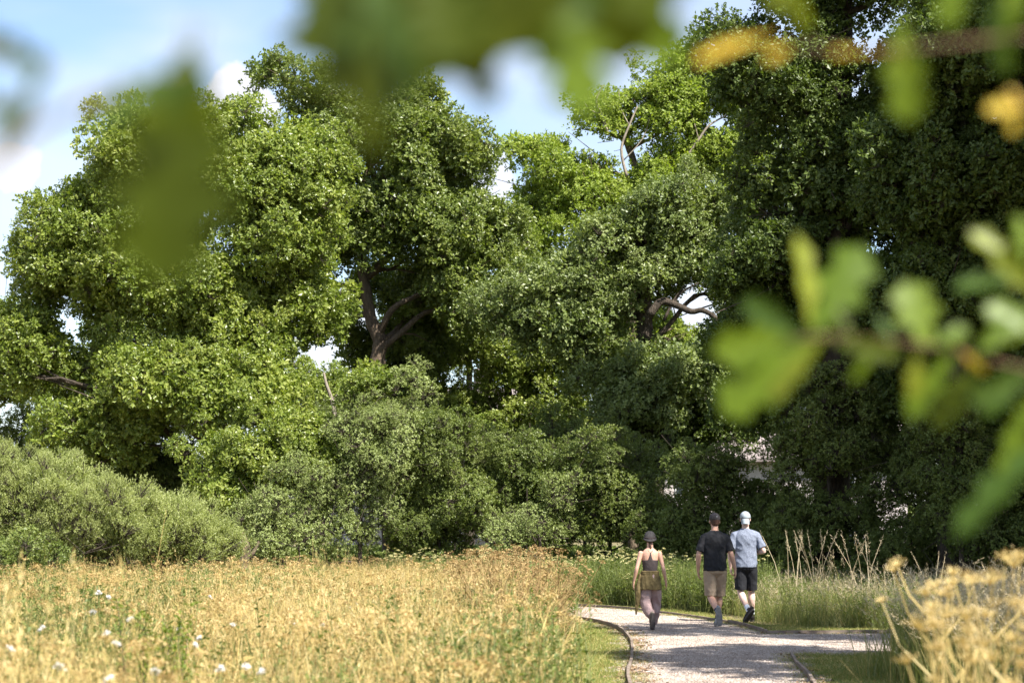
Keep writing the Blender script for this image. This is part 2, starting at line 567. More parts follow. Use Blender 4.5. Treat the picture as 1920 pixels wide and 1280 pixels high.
# ------------------------------------------------------------------ ground, path, lawns
M['soil'] = mat_noise('dry_ground', ((.3, (.10, .085, .040)), (.55, (.19, .155, .075)), (.75, (.28, .235, .12))), .8, 10, .95, .03, 8)
M['turf'] = mat_noise('lawn_soil', ((.3, (.10, .125, .035)), (.55, (.16, .17, .055)), (.78, (.26, .22, .11))), .9, 9, .95, .01, 30)


def gravel_mat():
    m, N, L, out = new_mat('gravel')
    tc = N.new('ShaderNodeTexCoord')
    vo = N.new('ShaderNodeTexVoronoi'); vo.inputs['Scale'].default_value = 55
    L.new(tc.outputs['Object'], vo.inputs['Vector'])
    r = ramp(N, ((0, (.12, .088, .068)), (.35, (.29, .232, .188)), (.7, (.41, .34, .285)), (1, (.56, .485, .42))))
    sp = N.new('ShaderNodeSeparateColor'); L.new(vo.outputs['Color'], sp.inputs[0]); L.new(sp.outputs[0], r.inputs[0])
    nz = N.new('ShaderNodeTexNoise'); nz.inputs['Scale'].default_value = 1.3; nz.inputs['Detail'].default_value = 8
    L.new(tc.outputs['Object'], nz.inputs['Vector'])
    r2 = ramp(N, ((.3, (.72, .68, .64)), (.7, (1.1, 1.08, 1.06))))
    L.new(nz.outputs['Fac'], r2.inputs[0])
    mu = N.new('ShaderNodeMix'); mu.data_type = 'RGBA'; mu.blend_type = 'MULTIPLY'; mu.inputs[0].default_value = 1
    L.new(r.outputs[0], mu.inputs[6]); L.new(r2.outputs[0], mu.inputs[7])
    p = N.new('ShaderNodeBsdfPrincipled'); p.inputs['Roughness'].default_value = .9
    L.new(mu.outputs[2], p.inputs['Base Color'])
    b = N.new('ShaderNodeBump'); b.inputs['Distance'].default_value = .015; b.invert = True
    L.new(vo.outputs['Distance'], b.inputs['Height']); L.new(b.outputs[0], p.inputs['Normal'])
    L.new(p.outputs[0], out.inputs['Surface'])
    return m


M['gravel'] = gravel_mat()
M['stone'] = mat_leaf('gravel_stones', ((.1, (.14, .105, .082)), (.45, (.33, .268, .22)), (.9, (.60, .515, .45))), 0, .9, .2, 1.2)
M['board'] = mat_noise('weathered_timber', ((.3, (.13, .095, .07)), (.7, (.30, .24, .19))), 4, 8, .9, .004, 20, stretch=(1, 1, 5))


def sheet(name, pts, z, mat, kind='structure'):
    me = bpy.data.meshes.new(name)
    me.from_pydata([(p[0], p[1], z) for p in pts], [], [tuple(range(len(pts)))])
    me.materials.append(mat)
    o = bpy.data.objects.new(name, me); C.objects.link(o)
    if me.polygons[0].normal.z < 0: me.flip_normals()
    o['kind'] = kind
    return o


sheet('ground', [(-900, -60), (900, -60), (900, 1200), (-900, 1200)], 0, M['soil'])

# edges of the path as world polylines
left_edge = [Vector((.93, 12, 0)), Vector((1.05, 16, 0))] + [gp(*q) for q in ((1180, 1275), (1186, 1235), (1183, 1205), (1160, 1183), (1122, 1170), (1072, 1163))]
left_edge += [gp(980, 1160), gp(850, 1158), gp(600, 1156)]
far_edge = [gp(600, 1133), gp(850, 1135), gp(1000, 1137), gp(1080, 1138), gp(1180, 1144), gp(1280, 1156), gp(1365, 1169), gp(1412, 1181), gp(1437, 1190)]
branch_far = [gp(1437, 1190), gp(1550, 1189.5), gp(1665, 1188), gp(1900, 1186), gp(2300, 1183)]
branch_near = [gp(2300, 1217), gp(1900, 1222), gp(1680, 1226), gp(1484, 1229)]
right_edge = [gp(1484, 1229), gp(1496, 1250), gp(1520, 1276), Vector((2.55, 16, 0)), Vector((2.2, 12, 0))]


def smooth(pl, m=5): return curve_pts(pl, m)


le = smooth(left_edge); fe = smooth(far_edge); re_ = smooth(right_edge)
path_poly = le + fe + branch_far[1:] + branch_near[:-1] + re_
sheet('path', path_poly, .008, M['gravel'])
# mown lawns
lawn_left = [v + Vector((-.02, 0, 0)) for v in le if v.y < 40] + [Vector((-4.5, 36, 0)), Vector((-3, 12, 0))]
lawn_left = [Vector((p.x, p.y, 0)) for p in le[:-8]] + [gp(700, 1160), Vector((-2.5, 24, 0)), Vector((-1.2, 12, 0))]
lawn_far = [Vector((p.x, p.y + 2.6, 0)) for p in reversed(fe)] + fe + branch_far[1:] + [Vector((13, branch_far[-1].y + 2.6, 0))]
lawn_right = re_ + [Vector((5, 11, 0)), gp(2500, 1240)] + branch_near[:-1]
for nm, pl in (('lawn', lawn_left), ('lawn', lawn_far), ('lawn', lawn_right)):
    sheet(nm, pl, .004, M['turf'])


def in_poly(P, poly):
    x, y = P[:, 0], P[:, 1]
    ins = np.zeros(len(P), bool)
    n = len(poly)
    for i in range(n):
        a, b = poly[i], poly[(i + 1) % n]
        if a[1] == b[1]: continue
        c = ((a[1] > y) != (b[1] > y)) & (x < (b[0] - a[0]) * (y - a[1]) / (b[1] - a[1]) + a[0])
        ins ^= c
    return ins


def fill_poly(poly, dens, seed, ymax=60, ymin=6, jitter=None, frustum=1.4):
    rg = np.random.default_rng(seed)
    xs = [p[0] for p in poly]; ys = [p[1] for p in poly]
    x0, x1, y0, y1 = min(xs), max(xs), max(min(ys), ymin), min(max(ys), ymax)
    n = int((x1 - x0) * (y1 - y0) * dens)
    P = np.stack([rg.uniform(x0, x1, n), rg.uniform(y0, y1, n), np.zeros(n)], 1)
    P = P[in_poly(P, poly)]
    P = P[np.abs(P[:, 0]) < P[:, 1] * .257 + frustum]
    return P, rg


# timber edging boards
def edging(name, label, line, h=.07):
    root = thing(name, label, 'edging', (line[0].x, line[0].y, 0), 'timber edging along the gravel path')
    i = 0; acc = 0; seg = [line[0]]
    rg = random.Random(len(line))
    lim = 1.8
    boards = []
    for a, b in zip(line[:-1], line[1:]):
        acc += (b - a).length; seg.append(b)
        if acc > lim:
            boards.append(seg); seg = [b]; acc = 0; lim = rg.uniform(1.4, 2.4)
    if len(seg) > 1: boards.append(seg)
    for sg in boards:
        mb = MB(); V = []; Fc = []
        hh = h * rg.uniform(.75, 1.15); off = rg.uniform(-.012, .012)
        n = len(sg)
        for k, p in enumerate(sg):
            t = (sg[min(k + 1, n - 1)] - sg[max(k - 1, 0)]).normalized(); s_ = Vector((t.y, -t.x, 0))
            pp = p + (t * .006 if k == 0 else (-t * .006 if k == n - 1 else Vector()))
            for (a, z) in ((-.016, -.05), (.016, -.05), (.016, hh), (-.016, hh)):
                V.append(pp + s_ * (a + off) + Vector((0, 0, z + (0.004 * (k % 2)))))
        for k in range(n - 1):
            for j in range(4):
                Fc.append((k * 4 + j, k * 4 + (j + 1) % 4, k * 4 + 4 + (j + 1) % 4, k * 4 + 4 + j))
        Fc += [(3, 2, 1, 0), tuple((n - 1) * 4 + j for j in range(4))]
        mb.add(V, Fc)
        link('board', mb.mesh('board', [M['board']]), parent=root, world_pts=True)
    return root


def resample(pl, d=.35):
    out = [pl[0]]
    for a, b in zip(pl[:-1], pl[1:]):
        k = max(1, int((b - a).length / d))
        for i in range(1, k + 1): out.append(a.lerp(b, i / k))
    return out


edging('path_edging', 'timber edging curving along the left side of the path beside the mown strip', resample(le[5:]))
edging('path_edging', 'timber edging on the far side of the path behind the three walkers', resample(fe))
edging('path_edging', 'straight timber edging on the far side of the side path at right', resample(branch_far))
edging('path_edging', 'timber edging of the lawn corner at the lower right of the main path', resample(re_[:16]))

# small ground-cover source patches --------------------------------------------------------------
def blade(mb, p, d, ln, w, bend, m, t, rg, seg=3):
    side = Vector((-d.y, d.x, 0))
    if side.length < .05: side = Vector((1, 0, 0))
    side.normalize()
    a0 = rg.uniform(0, 2 * pi); side = Vector((cos(a0), sin(a0), 0))
    h = Vector((d.x, d.y, 0)); V = []
    for i in range(seg + 1):
        u = i / seg
        q = p + Vector((0, 0, ln * u * (1 - .25 * bend * u))) + h * (ln * u * u * bend + ln * u * .15)
        ww = w * (1 - u * .85) * .5
        V += [q - side * ww, q + side * ww]
    mb.add(V, [(2 * i, 2 * i + 1, 2 * i + 3, 2 * i + 2) for i in range(seg)], m, t)
    return (V[-1] + V[-2]) / 2


def stem(mb, pts, r0, r1, m, t, n=3):
    k = len(pts)
    v, f = tube_geo(pts, [r0 + (r1 - r0) * i / (k - 1) for i in range(k)], n, False)
    mb.add(v, f, m, t)


def umbel(mb, c, ax, R, m_head, m_stem, rg, rays=14, dots=3, dot=.011, dome=.35):
    """umbrella-shaped flower or seed head: thin rays, each ending in a few small bits"""
    ax = ax.normalized()
    u = ax.orthogonal().normalized(); w = ax.cross(u)
    for i in range(rays):
        a = 2.4 * i; rr = R * math.sqrt((i + .5) / rays)
        rr *= rg.uniform(.75, 1.2)
        e = c + (u * cos(a) + w * sin(a)) * rr + ax * (R * rg.uniform(.5, .9) - dome * rr * rr / R)
        v = [c - u * .002, c + u * .002, e + u * .0015, e - u * .0015]
        mb.add(v, [(0, 1, 2, 3)], m_stem, rg.random())
        for _ in range(dots):
            q = e + Vector((rg.gauss(0, 1), rg.gauss(0, 1), rg.gauss(0, .9))) * R * .14
            n_ = Vector((rg.gauss(0, .6), rg.gauss(0, .6), 1)).normalized()
            s1 = n_.orthogonal().normalized() * dot * rg.uniform(.6, 1.3); s2 = n_.cross(s1)
            mb.add([q - s1, q - s2, q + s1, q + s2], [(0, 1, 2, 3)], m_head, rg.random())


def panicle(mb, a, d, ln, m, rg, w=.02, n=16):
    for i in range(n):
        u = i / n
        q = a + d * ln * u
        o = Vector((rg.gauss(0, 1), rg.gauss(0, 1), rg.gauss(0, .5) - .2)) * w * (1 - u * .6)
        s = Vector((rg.gauss(0, 1), rg.gauss(0, 1), rg.gauss(0, 1))).normalized() * .0035
        mb.add([q, q + o * .5 + s, q + o + d * .02, q + o * .5 - s], [(0, 1, 2, 3)], m, rg.random())


def leafy(mb, p, h, m_leaf, m_stem, rg, n=26, ll=.07, lean=None, spread=.8):
    lean = lean or Vector((rg.gauss(0, .12), rg.gauss(0, .12), 1))
    top = p + lean * h
    stem(mb, [p, p + lean * h * .5 + Vector((rg.gauss(0, .02), rg.gauss(0, .02), 0)), top], .005, .002, m_stem, .4)
    for i in range(n):
        u = rg.uniform(.08, 1) ** .8
        q = p.lerp(top, u)
        a = rg.uniform(0, 2 * pi)
        d = Vector((cos(a), sin(a), rg.uniform(-.1, .9))).normalized() * spread
        l = ll * rg.uniform(.6, 1.3) * (1.15 - .5 * u)
        s = Vector((-sin(a), cos(a), 0)) * l * .24
        q0 = q + d * l * rg.uniform(0, .8)
        mb.add([q0, q0 + d * l * .5 + s + Vector((0, 0, .01)), q0 + d * l, q0 + d * l * .5 - s + Vector((0, 0, .01))], [(0, 1, 2, 3)], m_leaf, rg.random())


def rv(rg, s=1): return Vector((rg.gauss(0, s), rg.gauss(0, s), 0))


def patch_straw(seed, R=.38, nb=70, h=.62, mats=('straw', 'gold', 'grass', 'rust'), green=.3):
    rg = random.Random(seed); mb = MB()
    for i in range(nb):
        a = rg.uniform(0, 2 * pi); r = R * math.sqrt(rg.random())
        p = Vector((cos(a) * r, sin(a) * r, 0)); k = rg.random()
        m = 2 if k < green else (3 if k < green + .12 else (1 if k < green + .22 else 0))
        ln = h * rg.uniform(.45, 1.1) * (.7 if m == 2 else 1)
        tip = blade(mb, p, rv(rg, .6), ln, .007, rg.uniform(.05, .45), m, rg.random(), rg)
        if m != 2 and rg.random() < .45:
            panicle(mb, tip - Vector((0, 0, .05)), (rv(rg, .3) + Vector((0, 0, 1))).normalized(), rg.uniform(.06, .14), 0, rg, .016, 9)
    return mb.mesh('dry_grass_patch', [M[m] for m in mats])


def plant_umbel(seed, h=.95, m_head='gold', m_stem='straw', nb=5, R=.06, green=False, name='umbel_plant', dot=.008, rays=14, thick=.006):
    rg = random.Random(seed); mb = MB()
    mats = [M[m_head], M[m_stem], M['herb']]
    lean = Vector((rg.gauss(0, .09), rg.gauss(0, .09), 1))
    n = 5
    P = [lean * (h * i / n) + rv(rg, .012) * i * .6 for i in range(n + 1)]
    P[0] = Vector((0, 0, -.02))
    stem(mb, P, thick, thick * .5, 1, .5)
    umbel(mb, P[-1], lean, R * 1.2, 0, 1, rg, rays, 3, dot)
    for i in range(nb):
        k = rg.uniform(.35, .9)
        b = lean * (h * k); a = 2.4 * i + rg.random()
        o = Vector((cos(a), sin(a), 0))
        ln = h * (1 - k) * rg.uniform(.7, 1.1) + .08
        e = b + o * ln * rg.uniform(.35, .65) + Vector((0, 0, ln * rg.uniform(.7, 1.0)))
        mid = b.lerp(e, .5) + o * ln * .12
        stem(mb, [b, mid, e], .004, .002, 1, rg.random())
        umbel(mb, e, (e - mid) + Vector((0, 0, .2)), R * rg.uniform(.6, 1), 0, 1, rg, max(7, rays - 4), 3, dot)
    if green: leafy(mb, Vector((0, 0, 0)), h * .75, 2, 1, rg, 22, .08)
    else:
        for i in range(7):
            a = rg.uniform(0, 6.28); z = rg.uniform(.1, .7) * h
            b = lean * z; e = b + Vector((cos(a), sin(a), rg.uniform(-.6, .5))) * rg.uniform(.05, .14)
            mb.add([b, b.lerp(e, .5) + Vector((0, 0, .02)), e, b.lerp(e, .5) - Vector((0, 0, .012))], [(0, 1, 2, 3)], 1, rg.random())
    return mb.mesh(name, mats)


def patch_herb(seed, R=.35, n=22, h=.7, head=None):
    rg = random.Random(seed); mb = MB()
    for i in range(n):
        a = rg.uniform(0, 2 * pi); r = R * math.sqrt(rg.random())
        p = Vector((cos(a) * r, sin(a) * r, 0))
        leafy(mb, p, h * rg.uniform(.5, 1.05), 0, 1, rg, 20, .055)
    for i in range(26):
        a = rg.uniform(0, 2 * pi); r = R * math.sqrt(rg.random())
        blade(mb, Vector((cos(a) * r, sin(a) * r, 0)), rv(rg, .6), h * rg.uniform(.5, 1.1), .008, rg.uniform(.1, .6), 1, rg.random(), rg)
    return mb.mesh('herb_patch', [M['herb'], M['grass']])


def patch_greengrass(seed, R=.35, nb=120, h=.55, pan=.15, lean=None):
    rg = random.Random(seed); mb = MB()
    lean = lean or Vector((0, 0, 0))
    for i in range(nb):
        a = rg.uniform(0, 2 * pi); r = R * math.sqrt(rg.random())
        p = Vector((cos(a) * r, sin(a) * r, 0))
        isp = rg.random() < pan
        ln = h * (rg.uniform(.95, 1.45) if isp else rg.uniform(.45, 1.1))
        d = rv(rg, .5) + lean
        tip = blade(mb, p, d, ln, .004 if isp else .009, rg.uniform(.1, .55), 1 if isp else 0, rg.random(), rg)
        if isp:
            dd = (d * .8 + Vector((0, 0, .6))).normalized()
            panicle(mb, tip - dd * .03, dd, rg.uniform(.09, .17), 2, rg, .017, 15)
    return mb.mesh('grass_patch', [M['grass'], M['straw'], M['pinkgrass']])


def patch_lawn(seed, R=.3, nb=230):
    rg = random.Random(seed); mb = MB()
    for i in range(nb):
        a = rg.uniform(0, 2 * pi); r = R * math.sqrt(rg.random())
        blade(mb, Vector((cos(a) * r, sin(a) * r, -.004)), rv(rg, .8), rg.uniform(.018, .05), .006, rg.uniform(.2, 1.0), 0 if rg.random() < .72 else 1, rg.random(), rg, 1)
    return mb.mesh('lawn_patch', [M['lawngrass'], M['straw']])


def patch_stones(seed, R=.3, n=190):
    rg = random.Random(seed); mb = MB()
    for i in range(n):
        a = rg.uniform(0, 2 * pi); r = R * math.sqrt(rg.random()); s = rg.uniform(.006, .015)
        c = Vector((cos(a) * r, sin(a) * r, s * .3))
        q = Quaternion((rg.gauss(0, 1), rg.gauss(0, 1), rg.gauss(0, 1), rg.gauss(0, 1))).normalized()
        v = [c + q @ Vector(x) * s * rg.uniform(.7, 1.2) for x in ((1, 0, 0), (-1, 0, 0), (0, .8, 0), (0, -.8, 0), (0, 0, .6), (0, 0, -.6))]
        mb.add(v, [(0, 2, 4), (2, 1, 4), (1, 3, 4), (3, 0, 4), (2, 0, 5), (1, 2, 5), (3, 1, 5), (0, 3, 5)], 0, rg.random())
    return mb.mesh('stones', [M['stone']])


M['creamhead'] = mat_leaf('cream_seed_heads', ((.1, (.34, .23, .085)), (.5, (.52, .39, .17)), (.9, (.70, .58, .32))), .3, .7, .15, 1, (1.1, 1, .75))
M['leafgreen'] = mat_leaf('sapling_leaves', G_OAK, .4)
M['lawngrass'] = mat_leaf('mown_grass', ((.1, (.10, .155, .030)), (.5, (.165, .215, .045)), (.9, (.33, .31, .12))), .25, .6, .2, .8)
inst_group('straw', [patch_straw(i) for i in range(6)])
inst_group('tallstraw', [patch_straw(110 + i, .45, 16, 1.0, green=.12) for i in range(4)])
inst_group('umb', [plant_umbel(20 + i, random.Random(i).uniform(.75, 1.02)) for i in range(6)])
inst_group('rust', [plant_umbel(40 + i, 1.0, 'rust', 'rust', 6, .05, rays=10) for i in range(3)] + [patch_straw(90 + i, .25, 45, .8, ('rust', 'gold', 'grass', 'rust'), .12) for i in range(3)])
inst_group('herb', [patch_herb(50 + i) for i in range(5)])
inst_group('paleumb', [plant_umbel(60 + i, random.Random(i).uniform(.95, 1.2), 'paleflower', 'herb', 7, .045, True, dot=.014) for i in range(4)])
inst_group('ggrass', [patch_greengrass(70 + i, lean=Vector((.25, 0, 0))) for i in range(5)])
inst_group('cream', [plant_umbel(25 + i, random.Random(i).uniform(.75, 1.05), 'creamhead', 'straw', 6, .06) for i in range(4)])
inst_group('lawn', [patch_lawn(80 + i) for i in range(4)])
inst_group('stones', [patch_stones(85 + i) for i in range(4)])


def upright_scatter(name, key, P, rg, s0, s1, tilt=.06, seed=1, kind='stuff', squash=None):
    n = len(P)
    rot = np.stack([rg.normal(size=n) * tilt, rg.normal(size=n) * tilt, rg.uniform(0, 2 * pi, n)], 1)
    s = rg.uniform(s0, s1, n) * np.clip(1 - (P[:, 1] - 26) * .017, .66, 1) * (1 if key not in ('lawn', 'stones', 'bush', 'litter') else 1 / np.clip(1 - (P[:, 1] - 26) * .017, .66, 1))
    if squash is not None:
        s = np.stack([s, s, s * squash], 1)
    return scatter(name, key, P, rot, s, seed)


def patch_litter(seed, n=16):
    rg = random.Random(seed); mb = MB()
    for i in range(n):
        p = rv(rg, .09) + Vector((0, 0, rg.uniform(.004, .03))); a = rg.uniform(0, 6.28); l = rg.uniform(.02, .055)
        d = Vector((cos(a), sin(a), rg.gauss(0, .3))) * l; s_ = Vector((-sin(a), cos(a), rg.gauss(0, .4))) * l * .35
        mb.add([p - d * .5, p + s_ * .8, p + d * .5, p - s_], [(0, 1, 2, 3)], 0, rg.random())
    return mb.mesh('litter', [M['litter']])


M['litter'] = mat_leaf('fallen_leaves', ((.1, (.10, .06, .035)), (.5, (.20, .12, .07)), (.9, (.36, .25, .15))), .1, .8, .2, 2)
inst_group('litter', [patch_litter(95 + i) for i in range(3)])
rgl = np.random.default_rng(44)
LP = []
for ln, off, per in ((le, .07, 9), (fe, -.06, 5), (branch_far, -.10, 8), (re_, -.05, 7)):
    rs = resample(list(ln), .25)
    for a_, b_ in zip(rs[:-1], rs[1:]):
        if a_.y < 17 or a_.y > 42: continue
        t_ = (b_ - a_).normalized(); nrm_ = Vector((t_.y, -t_.x, 0))
        for _ in range(rgl.poisson(per * .25)):
            LP.append(a_ + nrm_ * (off + rgl.normal() * .07) + t_ * rgl.uniform(0, .25))
LP = np.array([tuple(v) for v in LP]) + np.array([0, 0, .008])
upright_scatter('leaf_litter', 'litter', LP, rgl, .7, 1.2, 0, seed=45)
P, rg = fill_poly(path_poly, 26, 3, ymin=17)
upright_scatter('gravel', 'stones', P + np.array([0, 0, .009]), rg, .8, 1.2, .0)
for i, pl in enumerate((lawn_left, lawn_far, lawn_right)):
    P, rg = fill_poly(pl, 28, 5 + i, ymin=17)
    P = P[~in_poly(P, [(p.x, p.y) for p in path_poly])]
    upright_scatter('lawn_grass', 'lawn', P + np.array([0, 0, .005]), rg, .8, 1.25, .0)

# dry meadow on the left --------------------------------------------------------------------------
meadow = [Vector((-.35, 5, 0)), Vector((-.1, 10, 0)), Vector((.2, 16, 0)), gp(985, 1282), gp(1005, 1240), gp(1020, 1205), gp(1032, 1180), gp(1040, 1150), gp(1035, 1127),
          gp(1000, 1112), gp(700, 1104), gp(450, 1106), gp(-100, 1128), gp(-300, 1155), Vector((-6, 14, 0)), Vector((-3, 5, 0))]
P, rg = fill_poly(meadow, 7.5, 11, ymin=5)
near = P[:, 1] < 9
P = P[~near | (rg.random(len(P)) < .8)]
# leave the path free where it runs behind the meadow
P = P[~in_poly(P, [(p.x, p.y) for p in path_poly])]
hf = .98 + .34 * np.sin(P[:, 0] * 1.7 + P[:, 1] * .6) + .12 * np.sin(P[:, 0] * 4.1 - P[:, 1] * 1.9) + rg.normal(size=len(P)) * .17
upright_scatter('meadow_grass', 'straw', P, rg, .95, 1.25, .08, squash=hf)
P, rg = fill_poly(meadow, 3.6, 12, ymin=5)
P = P[~in_poly(P, [(p.x, p.y) for p in path_poly])]
upright_scatter('dry_umbellifers', 'umb', P, rg, .65, 1.12, .11, seed=5)
P, rg = fill_poly(meadow, 5.0, 13, ymin=6)
P = P[~in_poly(P, [(p.x, p.y) for p in path_poly])]
P = P[(np.sin(P[:, 0] * 1.3 + 1) + np.sin(P[:, 1] * .55) + rg.normal(size=len(P)) * .5 - P[:, 0] * .12) > .5]
upright_scatter('meadow_herbs', 'herb', P, rg, .95, 1.55, .08, seed=6)
P, rg = fill_poly([gp(1040, 1130), gp(1000, 1113), gp(700, 1099), gp(450, 1099), gp(-100, 1121), gp(-100, 1150), gp(1040, 1150)], 2.2, 24)
P = P[~in_poly(P, [(p.x, p.y) for p in path_poly])]
upright_scatter('rusty_plants', 'rust', P, rg, .7, 1.3, .12, seed=17)
P, rg = fill_poly(meadow, 3.0, 25, ymin=5)
P = P[~in_poly(P, [(p.x, p.y) for p in path_poly])]
upright_scatter('tall_straws', 'tallstraw', P, rg, .7, 1.3, .2, seed=26)
# dense rusty clump at the meadow's edge
clump = [gp(880, 1268), gp(985, 1276), gp(1020, 1236), gp(1026, 1190), gp(1005, 1175), gp(900, 1190)]
P, rg = fill_poly(clump, 20, 14)
upright_scatter('rusty_plants', 'rust', P, rg, .8, 1.32, .24, seed=7)
cl2 = [gp(960, 1276), gp(1026, 1262), gp(1038, 1220), gp(1040, 1185), gp(1010, 1180)]
P, rg = fill_poly(cl2, 9, 27)
n = len(P)
scatter('rusty_plants', 'rust', P, np.stack([rg.normal(size=n) * .12, rg.uniform(.15, .6, n), rg.normal(size=n) * .4], 1), rg.uniform(.6, 1.05, n), 28)
# green herb band beyond the path
herb = [gp(1000, 1126), gp(1060, 1130), gp(1150, 1136), gp(1290, 1146), gp(1340, 1149), gp(1420, 1158), gp(1425, 1118), gp(1300, 1108), gp(1000, 1104), gp(700, 1097), gp(700, 1104)]
P, rg = fill_poly(herb, 8, 15)
upright_scatter('green_herbs', 'herb', P, rg, 1.0, 1.9, .05, seed=8)
P, rg = fill_poly(herb, 1.5, 16)
upright_scatter('pale_umbellifers', 'paleumb', P, rg, .8, 1.35, .06, seed=9)
# tall grass at right
tg = [gp(1290, 1147), gp(1400, 1158), gp(1430, 1170), gp(1520, 1178), gp(1700, 1180), gp(2000, 1180), gp(2050, 1112), gp(1400, 1116), gp(1330, 1130)]
P, rg = fill_poly(tg, 7, 17)
hp = .75 + .45 * (np.sin(P[:, 0] * 1.9 + 1) * np.sin(P[:, 1] * 1.3)) + rg.normal(size=len(P)) * .18
upright_scatter('tall_grass', 'ggrass', P, rg, .75, 1.2, .12, seed=10, squash=np.clip(hp, .4, 1.5))
P, rg = fill_poly(tg, 3.2, 37)
upright_scatter('green_herbs', 'herb', P, rg, .5, 1.3, .08, seed=38)
tg2 = [gp(1720, 1236), gp(1690, 1270), Vector((4.3, 17, 0)), Vector((3.4, 12, 0)), Vector((5.5, 10, 0)), gp(2100, 1200), gp(1830, 1196)]
P, rg = fill_poly(tg2, 8, 18)
upright_scatter('tall_grass', 'ggrass', P, rg, 1.0, 1.5, .07, seed=11)
# undergrowth at the foot of the wood: keeps the ground under the trees from lying bare
ug = [gp(-400, 1100), gp(400, 1092), gp(1000, 1102), gp(1400, 1110), gp(2400, 1110), gp(2600, 1045), gp(-800, 1045)]
P, rg = fill_poly(ug, 2.8, 19, ymax=90, frustum=4)
upright_scatter('undergrowth', 'bush', P + np.array([0, 0, .25]), rg, .9, 1.5, .4, seed=12)

# ------------------------------------------------------------------ houses glimpsed beyond the wood
M['roof'] = mat_noise('roof_tiles', ((.3, (.17, .14, .13)), (.7, (.30, .25, .24))), 2, 6, .9, .02, 10)
M['render'] = mat_noise('pale_render', ((.3, (.50, .44, .41)), (.7, (.62, .56, .53))), 1, 5, .9)
M['glass'] = mat_noise('window_glass', ((.3, (.05, .06, .07)), (.7, (.10, .12, .13))), 1, 2, .1)
M['frame'] = mat_noise('white_frame', ((.3, (.7, .7, .68)), (.7, (.8, .8, .78))), 2, 2, .5)


def boxv(x0, x1, y0, y1, z0, z1):
    v = [(x, y, z) for z in (z0, z1) for (x, y) in ((x0, y0), (x1, y0), (x1, y1), (x0, y1))]
    return v, [(3, 2, 1, 0), (4, 5, 6, 7), (0, 1, 5, 4), (1, 2, 6, 5), (2, 3, 7, 6), (3, 0, 4, 7)]


def house(label, loc, rz, w, d, he, hr, wins):
    root = thing('house', label, 'house', loc, None, rz)
    mb = MB(); v, f = boxv(-w / 2, w / 2, 0, d, 0, he); mb.add(v, f)
    mb.add([(-w / 2, .003, he), (-w / 2, d - .003, he), (-w / 2, d / 2, hr - .15), (w / 2, .003, he), (w / 2, d - .003, he), (w / 2, d / 2, hr - .15)], [(0, 2, 1), (3, 4, 5)])
    link('wall', mb.mesh('wall', [M['render']]), parent=root)
    mb = MB(); o = .45
    for sg in (0, 1):
        ya = -o if sg == 0 else d + o
        za = he - .3
        mb.add([(-w / 2 - .3, ya, za), (w / 2 + .3, ya, za), (w / 2 + .3, d / 2, hr), (-w / 2 - .3, d / 2, hr),
                (-w / 2 - .3, ya, za + .14), (w / 2 + .3, ya, za + .14), (w / 2 + .3, d / 2, hr + .14), (-w / 2 - .3, d / 2, hr + .14)],
               [(0, 1, 2, 3), (7, 6, 5, 4), (0, 4, 5, 1), (1, 5, 6, 2), (0, 3, 7, 4)])
    rf = link('roof', mb.mesh('roof', [M['roof']]), parent=root)
    mb = MB(); v, f = boxv(w * .25, w * .25 + .8, d / 2 - .4, d / 2 + .4, hr - .6, hr + 1.1); mb.add(v, f)
    link('chimney', mb.mesh('chimney', [M['roof']]), parent=rf)
    for (x, z, ww, hh) in wins:
        mb = MB(); v, f = boxv(x - ww / 2, x + ww / 2, -.05, .02, z, z + hh); mb.add(v, f)
        fr = link('window', mb.mesh('window', [M['frame']]), parent=root)
        for k in (-1, 1):
            mb = MB(); v, f = boxv(x + k * ww / 4 - ww / 4 + .06, x + k * ww / 4 + ww / 4 - .06, -.065, -.052, z + .08, z + hh - .08); mb.add(v, f)
            link('pane', mb.mesh('pane', [M['glass']]), parent=fr)


c = at(842, 713, 96)
house('grey roofed house glimpsed high between the trees left of centre', (c.x, 96, 0), .25, 9, 8, 5.2, 8.4, [(-2.5, 3.2, 1.4, 1.2), (2.3, 3.2, 1.4, 1.2), (-2.5, .9, 1.6, 1.3), (2.3, .9, 1.6, 1.3)])
c = at(1440, 835, 88)
house('pale rendered house glimpsed through the dark understorey behind the walkers', (c.x, 88, 0), -.15, 12, 7, 4.7, 6.4, [(-3.5, 2.9, 1.2, 1.0), (3.2, 2.9, 1.2, 1.0), (-3.5, .8, 1.6, 1.2), (0, .8, 1.3, 1.2), (3.2, .8, 1.6, 1.2)])

